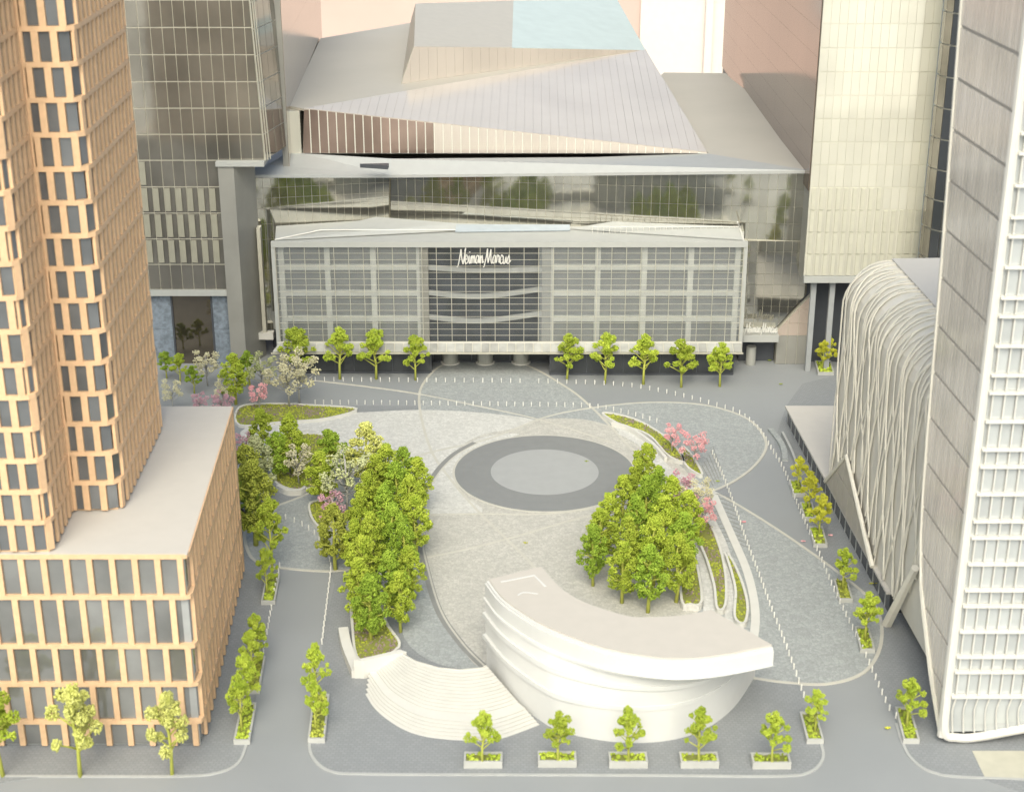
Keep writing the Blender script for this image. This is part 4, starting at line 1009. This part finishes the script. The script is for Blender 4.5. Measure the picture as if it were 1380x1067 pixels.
for i, (x0, x1, y, tx, top) in enumerate([(625, 677, 1035, 650, 957), (725, 777, 1034, 752, 958), (821, 873, 1035, 847, 953), (917, 969, 1035, 942, 952), (1014, 1066, 1036, 1040, 957)]):
    planter(x0, x1, y, 1.9, f'white rectangular planter along the front kerb, {ORD[i]} from the left', g, .85)
    tree(tx, y-7, top, f'small lime green tree in the {ORD[i]} front kerb planter from the left', 'street', 'leaf', group='young trees along the front kerb', z=.6, wid=.85)
g = 'long planters beside the side roads'; gt = 'young trees in the long planters'
side = [(315, 337, 1003, 7.5, [(326, 983, 908), (334, 955, 880)], 'nearest at the left lane beside the timber podium'),
 (330, 350, 935, 7.5, [(341, 918, 848), (347, 893, 826)], 'middle one at the left lane beside the timber podium'),
 (352, 371, 815, 7.5, [(360, 800, 738), (367, 770, 668)], 'farthest at the left lane beside the timber podium'),
 (415, 438, 1001, 9, [(426, 983, 915), (428, 945, 866)], 'at the right side of the left lane'),
 (1087, 1110, 1002, 5.5, [(1098, 985, 928)], 'left of the mouth of the right hand road'),
 (1217, 1239, 1002, 6.5, [(1222, 980, 912)], 'in front of the white grid tower'),
 (1159, 1179, 880, 5.5, [(1166, 862, 797)], 'inside the rounded end of the right paving loop'),
 (1130, 1149, 812, 5.5, [(1136, 795, 737)], 'beside the podium wall of the lattice hall'),
 (1096, 1115, 738, 5.5, [(1104, 722, 664)], 'fourth from the near end along the lattice hall'),
 (1083, 1100, 702, 5.0, [(1090, 690, 634)], 'second from the far end along the lattice hall'),
 (1068, 1085, 670, 5.0, [(1076, 660, 614)], 'farthest one along the lattice hall'),
 (1102, 1124, 506, 6, [(1108, 498, 458), (1114, 494, 452)], 'at the back right by the dark lobby opening')]
SH = ['nearest at the timber podium side', 'middle one at the timber podium side', 'farthest at the timber podium side', 'right of the left lane', 'left of the right road mouth', 'in front of the white grid tower', 'inside the rounded end of the paving loop', 'beside the lattice hall podium wall', 'fourth nearest along the lattice hall', 'second farthest along the lattice hall', 'farthest along the lattice hall', 'by the dark lobby opening']
for k, (x0, x1, y, dp, tl, where) in enumerate(side):
    where = SH[k]
    planter(x0, x1, y, dp, f'long white planter {where}', g, .6)
    for j, (tx, ty, top) in enumerate(tl):
        lf = 'leaf_gold' if 8 <= k else 'leaf'
        side_w = '' if len(tl) == 1 else ('nearer ' if j == 0 else 'farther ')
        tree(tx, ty, top, f'{side_w}{"golden" if k >= 8 else "green"} tree in the long planter {where}', 'street', lf, group=gt, z=.4, wid=.68 if k < 4 else .8 if k not in (5, 6, 7) else .9)
for i, (x, y, t) in enumerate([(4, 1046, 925), (108, 1046, 920), (232, 1044, 930)]):
    tree(x, y, t, 'pale yellow tree on the left pavement, '+('cut by the left edge', 'in the middle of the podium front', 'near the podium corner')[i], 'street', ('leaf', 'leaf_pale', 'leaf_pale')[i], group='pale trees in front of the timber podium', wid=.8)
for i, (x, y, t) in enumerate([(402, 511, 440), (458, 511, 440), (507, 511, 443), (560, 512, 451), (764, 512, 449), (815, 517, 448), (867, 518, 450), (918, 522, 456), (970, 521, 461)]):
    w = (ORD[i]+' of four left of the entrance') if i < 4 else (ORD[i-4]+' of five right of the entrance')
    tree(x, y, t, 'lime green tree before the store canopy, '+w, 'street', 'leaf', group='trees along the store front', wid=.95, trunk='trunk_lime')
# mixed planting at left
mix = [(225, 510, 473, 'street', 'leaf_deep', 'small green tree against the timber tower edge by the blue stone wall'), (243, 515, 476, 'street', 'leaf', 'bright green tree in front of the blue stone base left of the bronze door'),
 (280, 520, 474, 'blossom', 'leaf_cream', 'slim cream blossom tree in front of the tall bronze door'), (318, 545, 476, 'dense', 'leaf', 'tall green tree just right of the bronze door'),
 (337, 525, 472, 'street', 'leaf_deep', 'green tree at the grey portal wall behind the cream blossom'),
 (354, 530, 479, 'blossom', 'leaf_grey', 'round greyish cream blossom tree beside the portal wall'), (390, 550, 487, 'blossom', 'leaf_cream', 'cream blossom tree with visible pale trunk on the upper lawn'),
 (404, 545, 475, 'blossom', 'leaf_cream', 'tallest cream blossom tree behind the upper lawn'), (233, 552, 514, 'blossom', 'leaf_cream', 'low cream blossom tree beside the timber tower above the podium roof'),
 (302, 548, 513, 'blossom', 'leaf_cream', 'low cream blossom tree behind the pink blossoms'), (270, 562, 530, 'blossom', 'leaf_mauve', 'left pink blossom tree peeping over the podium roof'),
 (300, 563, 529, 'blossom', 'leaf_mauve', 'right pink blossom tree peeping over the podium roof'), (350, 555, 518, 'blossom', 'leaf_pink', 'pink blossom tree at the left end of the upper lawn'),
 (262, 530, 492, 'street', 'leaf_deep', 'low green tree between the two left cream blossoms'),
 (355, 620, 551, 'dense', 'leaf', 'green tree at the lower edge of the upper lawn'), (395, 640, 556, 'dense', 'leaf', 'broad green tree in the middle garden bed'),
 (376, 650, 582, 'dense', 'leaf_deep', 'dark green tree left in the middle garden bed'), (330, 622, 584, 'blossom', 'leaf_mauve', 'mauve blossom tree beside the podium roof corner'),
 (350, 680, 588, 'dense', 'leaf_grey', 'grey green tree close to the podium side'), (403, 655, 600, 'blossom', 'leaf_cream', 'beige blossom tree with dark trunk in the middle garden bed'),
 (447, 648, 578, 'street', 'leaf_deep', 'deep green tree at the right end of the middle garden bed'), (495, 660, 569, 'dense', 'leaf_pale', 'pale yellow green pointed tree behind the left grove'),
 (434, 685, 608, 'dense', 'leaf', 'bright green round tree left of the grove'), (468, 690, 610, 'blossom', 'leaf_grey', 'grey cream blossom tree between garden bed and grove'),
 (345, 735, 620, 'dense', 'leaf_olive', 'tall olive tree against the podium side'), (333, 690, 600, 'dense', 'leaf_olive', 'olive tree touching the podium roof corner'), (338, 700, 640, 'dense', 'leaf_deep', 'deep green tree behind the lane tree at the podium'),
 (450, 715, 665, 'blossom', 'leaf_mauve', 'mauve blossom tree in the small round bed'), (452, 768, 680, 'dense', 'leaf_olive', 'olive tree at the lane end left of the grove'), (515, 668, 628, 'blossom', 'leaf_mauve', 'small mauve blossom tree behind the grove'),
 (470, 655, 603, 'street', 'leaf_deep', 'small round green tree right of the middle garden bed'),
 (905, 612, 572, 'blossom', 'leaf_pink', 'pink blossom tree at the far end of the right crescent bed'), (936, 630, 585, 'blossom', 'leaf_pink', 'bright pink blossom tree next to the cobbled loop'),
 (915, 690, 638, 'blossom', 'leaf_mauve', 'mauve blossom tree behind the right grove'), (938, 700, 648, 'blossom', 'leaf_cream', 'cream blossom tree right of the grove'), (945, 722, 672, 'blossom', 'leaf_pink', 'pale pink blossom tree right of the grove below the cream one')]
for x, y, t, k, lf, lab in mix:
    tree(x, y, t, lab, k, lf, wid={'street': 1., 'dense': 1.05, 'blossom': 1.0}[k], group='mixed garden trees' if x < 600 else 'blossom trees of the right garden')
lg = [(500, 866, 775), (540, 852, 770), (484, 838, 752), (525, 828, 742), (552, 815, 735), (490, 806, 722), (545, 786, 705), (500, 775, 690), (532, 765, 680), (560, 752, 668), (488, 742, 660), (520, 735, 652), (555, 722, 640), (495, 712, 636), (535, 700, 622), (565, 690, 615), (508, 690, 612), (545, 675, 602), (520, 672, 598), (480, 775, 700)]
for i, (x, y, t) in enumerate(sorted(lg, key=lambda q: -q[1])):
    tree(x, y, t, f'dense green tree in the left grove, {ORD[i]} counted from the white steps', 'dense', 'leaf' if i % 3 else 'leaf_deep', group='trees of the left grove', wid=.98)
rg = [(799, 790, 706), (838, 813, 728), (873, 826, 733), (911, 812, 720), (806, 765, 685), (843, 782, 695), (880, 790, 698), (920, 775, 690), (820, 740, 665), (856, 752, 668), (893, 756, 668), (925, 742, 660), (838, 715, 640), (870, 722, 640), (903, 722, 642), (858, 695, 618), (885, 700, 628), (868, 680, 598)]
for i, (x, y, t) in enumerate(sorted(rg, key=lambda q: -q[1])):
    tree(x, y, t, f'dense green tree in the right grove, {ORD[i]} counted from the pavilion roof', 'dense', 'leaf' if i % 3 else 'leaf_deep', group='trees of the right grove', wid=.95)

# ------------------------------------------------------------------ planting beds
def bed(px, h, label, wall=True, purple=.25, dens=7, wallm='step'):
    pts = GP(px, 0, 5, True); c = sum(pts, Vector())/len(pts); r = thing('planting_bed', label, 'planting bed', XY(c, ISL))
    soil = mesh('soil', *prism(pts, .08, h), M['soil'], r)
    if wall:
        v, f = ribbon(pts, .32, 0, h+.2, True); mesh('bed_wall', v, f, M[wallm], r)
    xs = [p.x for p in pts]; ys = [p.y for p in pts]; area = (max(xs)-min(xs))*(max(ys)-min(ys)); cs = {0: [], 1: [], 2: []}
    for _ in range(int(area*dens)):
        x, y = random.uniform(min(xs), max(xs)), random.uniform(min(ys), max(ys)); ins = False; j = len(pts)-1
        for i in range(len(pts)):
            if (pts[i].y > y) != (pts[j].y > y) and x < (pts[j].x-pts[i].x)*(y-pts[i].y)/(pts[j].y-pts[i].y)+pts[i].x: ins = not ins
            j = i
        if ins:
            nzv = math.sin(x*.9+3)*math.cos(y*.8)+random.uniform(-.5, .5)
            cs[1 if nzv > 1-2.2*purple else (2 if random.random() < .35 else 0)].append((x-c.x, y-c.y, h-ISL+.03))
    for k, mm in ((0, 'leaf_olive'), (1, 'purple'), (2, 'leaf_moss')):
        if cs[k]:
            v, f = crumbs(cs[k], [random.uniform(.08, .2) for _ in cs[k]]); o = bpy.data.objects.new('ground_cover', fastmesh('ground_cover', v, f, M[mm])); COL.objects.link(o); o.parent = soil; o['kind'] = 'stuff'
bed([(812, 561), (838, 564), (866, 574), (896, 593), (914, 612), (921, 626), (900, 618), (873, 590), (835, 576)], .5, 'crescent shaped mossy bed behind the round stage')
bed([(919, 606), (932, 618), (946, 643), (935, 640), (922, 628)], .5, 'small pointed mossy bed beside the pink blossom trees')
bed([(917, 745), (930, 745), (940, 775), (945, 818), (930, 822), (918, 815)], .8, 'inner terraced bed right of the grove behind the pavilion', purple=.3)
bed([(932, 704), (952, 706), (968, 740), (977, 780), (977, 822), (966, 826), (962, 795), (951, 758), (938, 728)], .7, 'middle terraced bed with purple heather right of the grove', purple=.45)
bed([(978, 752), (987, 762), (1000, 792), (1007, 822), (1003, 845), (990, 838), (991, 803), (985, 775)], .6, 'outer terraced bed along the cobbled loop', purple=.2)
bed([(323, 552), (362, 547), (420, 549), (481, 554), (440, 567), (380, 572), (323, 576)], .35, 'long mossy lawn with angled tip behind the timber podium', purple=.35)
bed([(362, 602), (366, 640), (376, 657), (403, 664), (434, 652), (461, 604), (417, 588)], .45, 'middle garden bed full of mixed trees', purple=.3)
bed([(417, 686), (422, 706), (436, 716), (457, 700), (452, 684), (430, 680)], .6, 'small round bed with mauve blossom tree', purple=.1)
bed([(475, 846), (486, 896), (538, 877), (520, 842), (512, 790), (520, 740), (530, 670), (505, 665), (486, 720), (474, 790)], .5, 'long bed under the left grove', purple=.45)
# terrace walks between the beds, pale paths
def path_strip(px, w, z, nm='terrace_walk', m='plaza_pale'):
    v, f = ribbon(GP(px, 0, 6), w, 0, z); struct(mesh(nm, v, f, M[m]))
path_strip([(930, 700), (945, 745), (955, 790), (957, 835)], 1.7, .22)
path_strip([(950, 690), (972, 735), (984, 785), (985, 845)], 1.6, .20)
path_strip([(962, 668), (985, 720), (1008, 775), (1018, 830), (1012, 880)], 1.1, .18, 'terrace_walk', 'step')
path_strip([(838, 583), (868, 600), (893, 630), (925, 650), (962, 668)], 2.0, .18)
path_strip([(818, 560), (834, 578), (846, 590)], 1.2, .21)
def wallrun(px, h, w, label, wm='step'):
    p = GP(px, 0, 6); r = thing('low_wall', label, 'wall', XY(p[len(p)//2], 0)); v, f = ribbon(p, w, 0, h); mesh('wall_face', v, f, M[wm], r)
wallrun([(463, 856), (468, 880), (481, 913)], 1.2, 1.2, 'sloping white retaining wall left of the bed under the left grove')
wallrun([(374, 660), (388, 667), (404, 667), (412, 662)], .9, .5, 'pale retaining wall at the front of the middle garden bed')
wallrun([(825, 575), (850, 583), (880, 604), (897, 623)], .9, .5, 'curved white wall in front of the crescent bed')
wallrun([(1038, 580), (1054, 602), (1058, 622)], .45, .9, 'short grey ramp wall at the right end of the cobbled loop', 'plaza_grey')
wallrun([(1054, 588), (1066, 612), (1074, 634)], .9, .35, 'thin pale wall leading to the golden trees', 'kerb')
# ------------------------------------------------------------------ bollards
bv, bf = tube([(0, 0, 0), (0, 0, .7)], .095, 8); kv, kf = tube([(0, 0, .7), (0, 0, .82)], .105, 8, .05)
mbx = MB(); mbx.add(bv, bf); mbx.add(kv, kf)
bme = bpy.data.meshes.new('bollard'); bme.from_pydata([tuple(x) for x in mbx.v], [], mbx.f); bme.materials.append(M['bollard'])
BSEG = {}
def bollards(px, sp_, segs, group, skip=None):
    P = Path([XY(p, 0) for p in GP(px, 0, 6)]); n = int(P.L/sp_)
    for k in range(n+1):
        q, _ = P.at(k*P.L/n)
        if skip and skip(q): continue
        o = bpy.data.objects.new('bollard', bme); COL.objects.link(o); o.location = (q.x, q.y, 0.06); o.rotation_euler.z = random.random()*6
        o.rotation_euler.x = random.uniform(-.04, .04)
        i = min(int(k/(n+1)*len(segs)), len(segs)-1)
        o['label'] = 'small white bollard '+segs[i]; o['category'] = 'bollard'; o['group'] = group+' '+segs[i]
        if k == 0: o['label'] = 'first small white bollard '+segs[0]
        if k == n: o['label'] = 'last small white bollard '+segs[-1]
ga, gb = G(703, 516).x, G(721, 516).x
bollards([(425, 514), (560, 515), (702, 516), (790, 518), (850, 522), (890, 529), (925, 537), (965, 548), (995, 558), (1022, 580), (1040, 608), (1057, 637), (1076, 686), (1089, 716), (1103, 747), (1119, 786), (1139, 829), (1167, 887), (1195, 951), (1207, 968)], 1.62,
 ['in front of the left store windows', 'between the left store trees and the entrance', 'in front of the round entrance drums', 'in front of the right store windows', 'where the outer line bends by the last store trees', 'inside the tip of the right petal', 'beside the golden trees', 'beside the farther green trees of the lattice hall', 'between the loop end and the grid tower planter'], 'bollards', skip=lambda q: ga < q.x < gb and q.y > 240)
bollards([(425, 545), (560, 546), (720, 548), (800, 550), (850, 560), (885, 570)], 1.38, ['behind the mossy lawn, second row from the store', 'in the second row left of the petal top', 'in the second row above the round stage', 'in the second row by the crescent bed'], 'bollards')
bollards([(960, 613), (976, 648), (990, 686), (1008, 738), (1024, 780), (1040, 824), (1060, 875), (1083, 940)], 1.5, ['beside the pink blossom trees', 'beside the curved sett courses', 'crossing the cobbled right loop', 'between the pavilion tip and the front right planter'], 'bollards')
bollards([(377, 765), (370, 800)], 1.4, ['between the upper lane strip and the farthest lane planter'], 'bollards')
bollards([(366, 822), (358, 865), (354, 890)], 1.4, ['behind the middle lane planter'], 'bollards')
bollards([(446, 771), (440, 820), (434, 868)], 1.4, ['on the right side of the left lane, far half', 'on the right side of the left lane, near half'], 'bollards')
bollards([(385, 700), (405, 708), (425, 722), (440, 742), (446, 765)], 1.6, ['on the curve above the left lane'], 'bollards')
# fallen crumbs of foliage
for i, (x, y, lf) in enumerate([(790, 623, 'leaf'), (708, 733, 'leaf_gold'), (1174, 788, 'leaf_gold'), (1008, 877, 'leaf'), (1037, 487, 'leaf'), (1052, 519, 'leaf'), (967, 650, 'leaf'), (1002, 705, 'leaf_pink'), (1082, 731, 'leaf_pink'), (1119, 723, 'leaf_pink'), (1196, 983, 'leaf_gold')]):
    v, f = crumbs([(0, 0, .25), (.25, .1, .22), (-.2, .15, .2)], [.15, .12, .1]); o = bpy.data.objects.new('foliage_crumb', fastmesh('foliage_crumb', v, f, M[lf])); COL.objects.link(o)
    o.location = G(x, y, .05); o['category'] = 'leaf litter'
    o['label'] = ('green crumb on the pale stage disc', 'ochre crumb on the beige court below the stage', 'yellow crumb by the planter on the lattice hall side', 'yellow green crumb beside the right end of the pavilion', 'green crumb beside the grey pillar at the back right', 'green crumb on the asphalt below the grey pillar', 'green crumb by the crossing of the strips', 'red crumb on the cobbled loop left of the strip', 'red crumb on the road beside the strip', 'red crumb beside the golden trees', 'yellow crumb on the right road mouth')[i]
# ------------------------------------------------------------------ surroundings of the model
bw = VY(862, 50, 480).x
struct(mesh('rear_wall', *prism([(-300, 480), (bw, 480), (bw, 484), (-300, 484)], 0, 62), M['wall_pink']))
struct(mesh('rear_wall_white', *prism([(bw+.02, 479), (300, 479), (300, 484), (bw+.02, 484)], 0, 62), M['wall_white']))
for px in (950, 985):
    x = VY(px, 50, 477).x; o = mesh('white_pilaster', *prism([(x, 477), (x+2.2, 477), (x+2.2, 478.9), (x, 478.9)], 0, 60), M['wall_white']); struct(o)
for o in bpy.data.objects:
    if 'label' in o and not 4 <= len(o['label'].split()) <= 16: print('LONG', o['label'])
print('objects', len(bpy.data.objects))
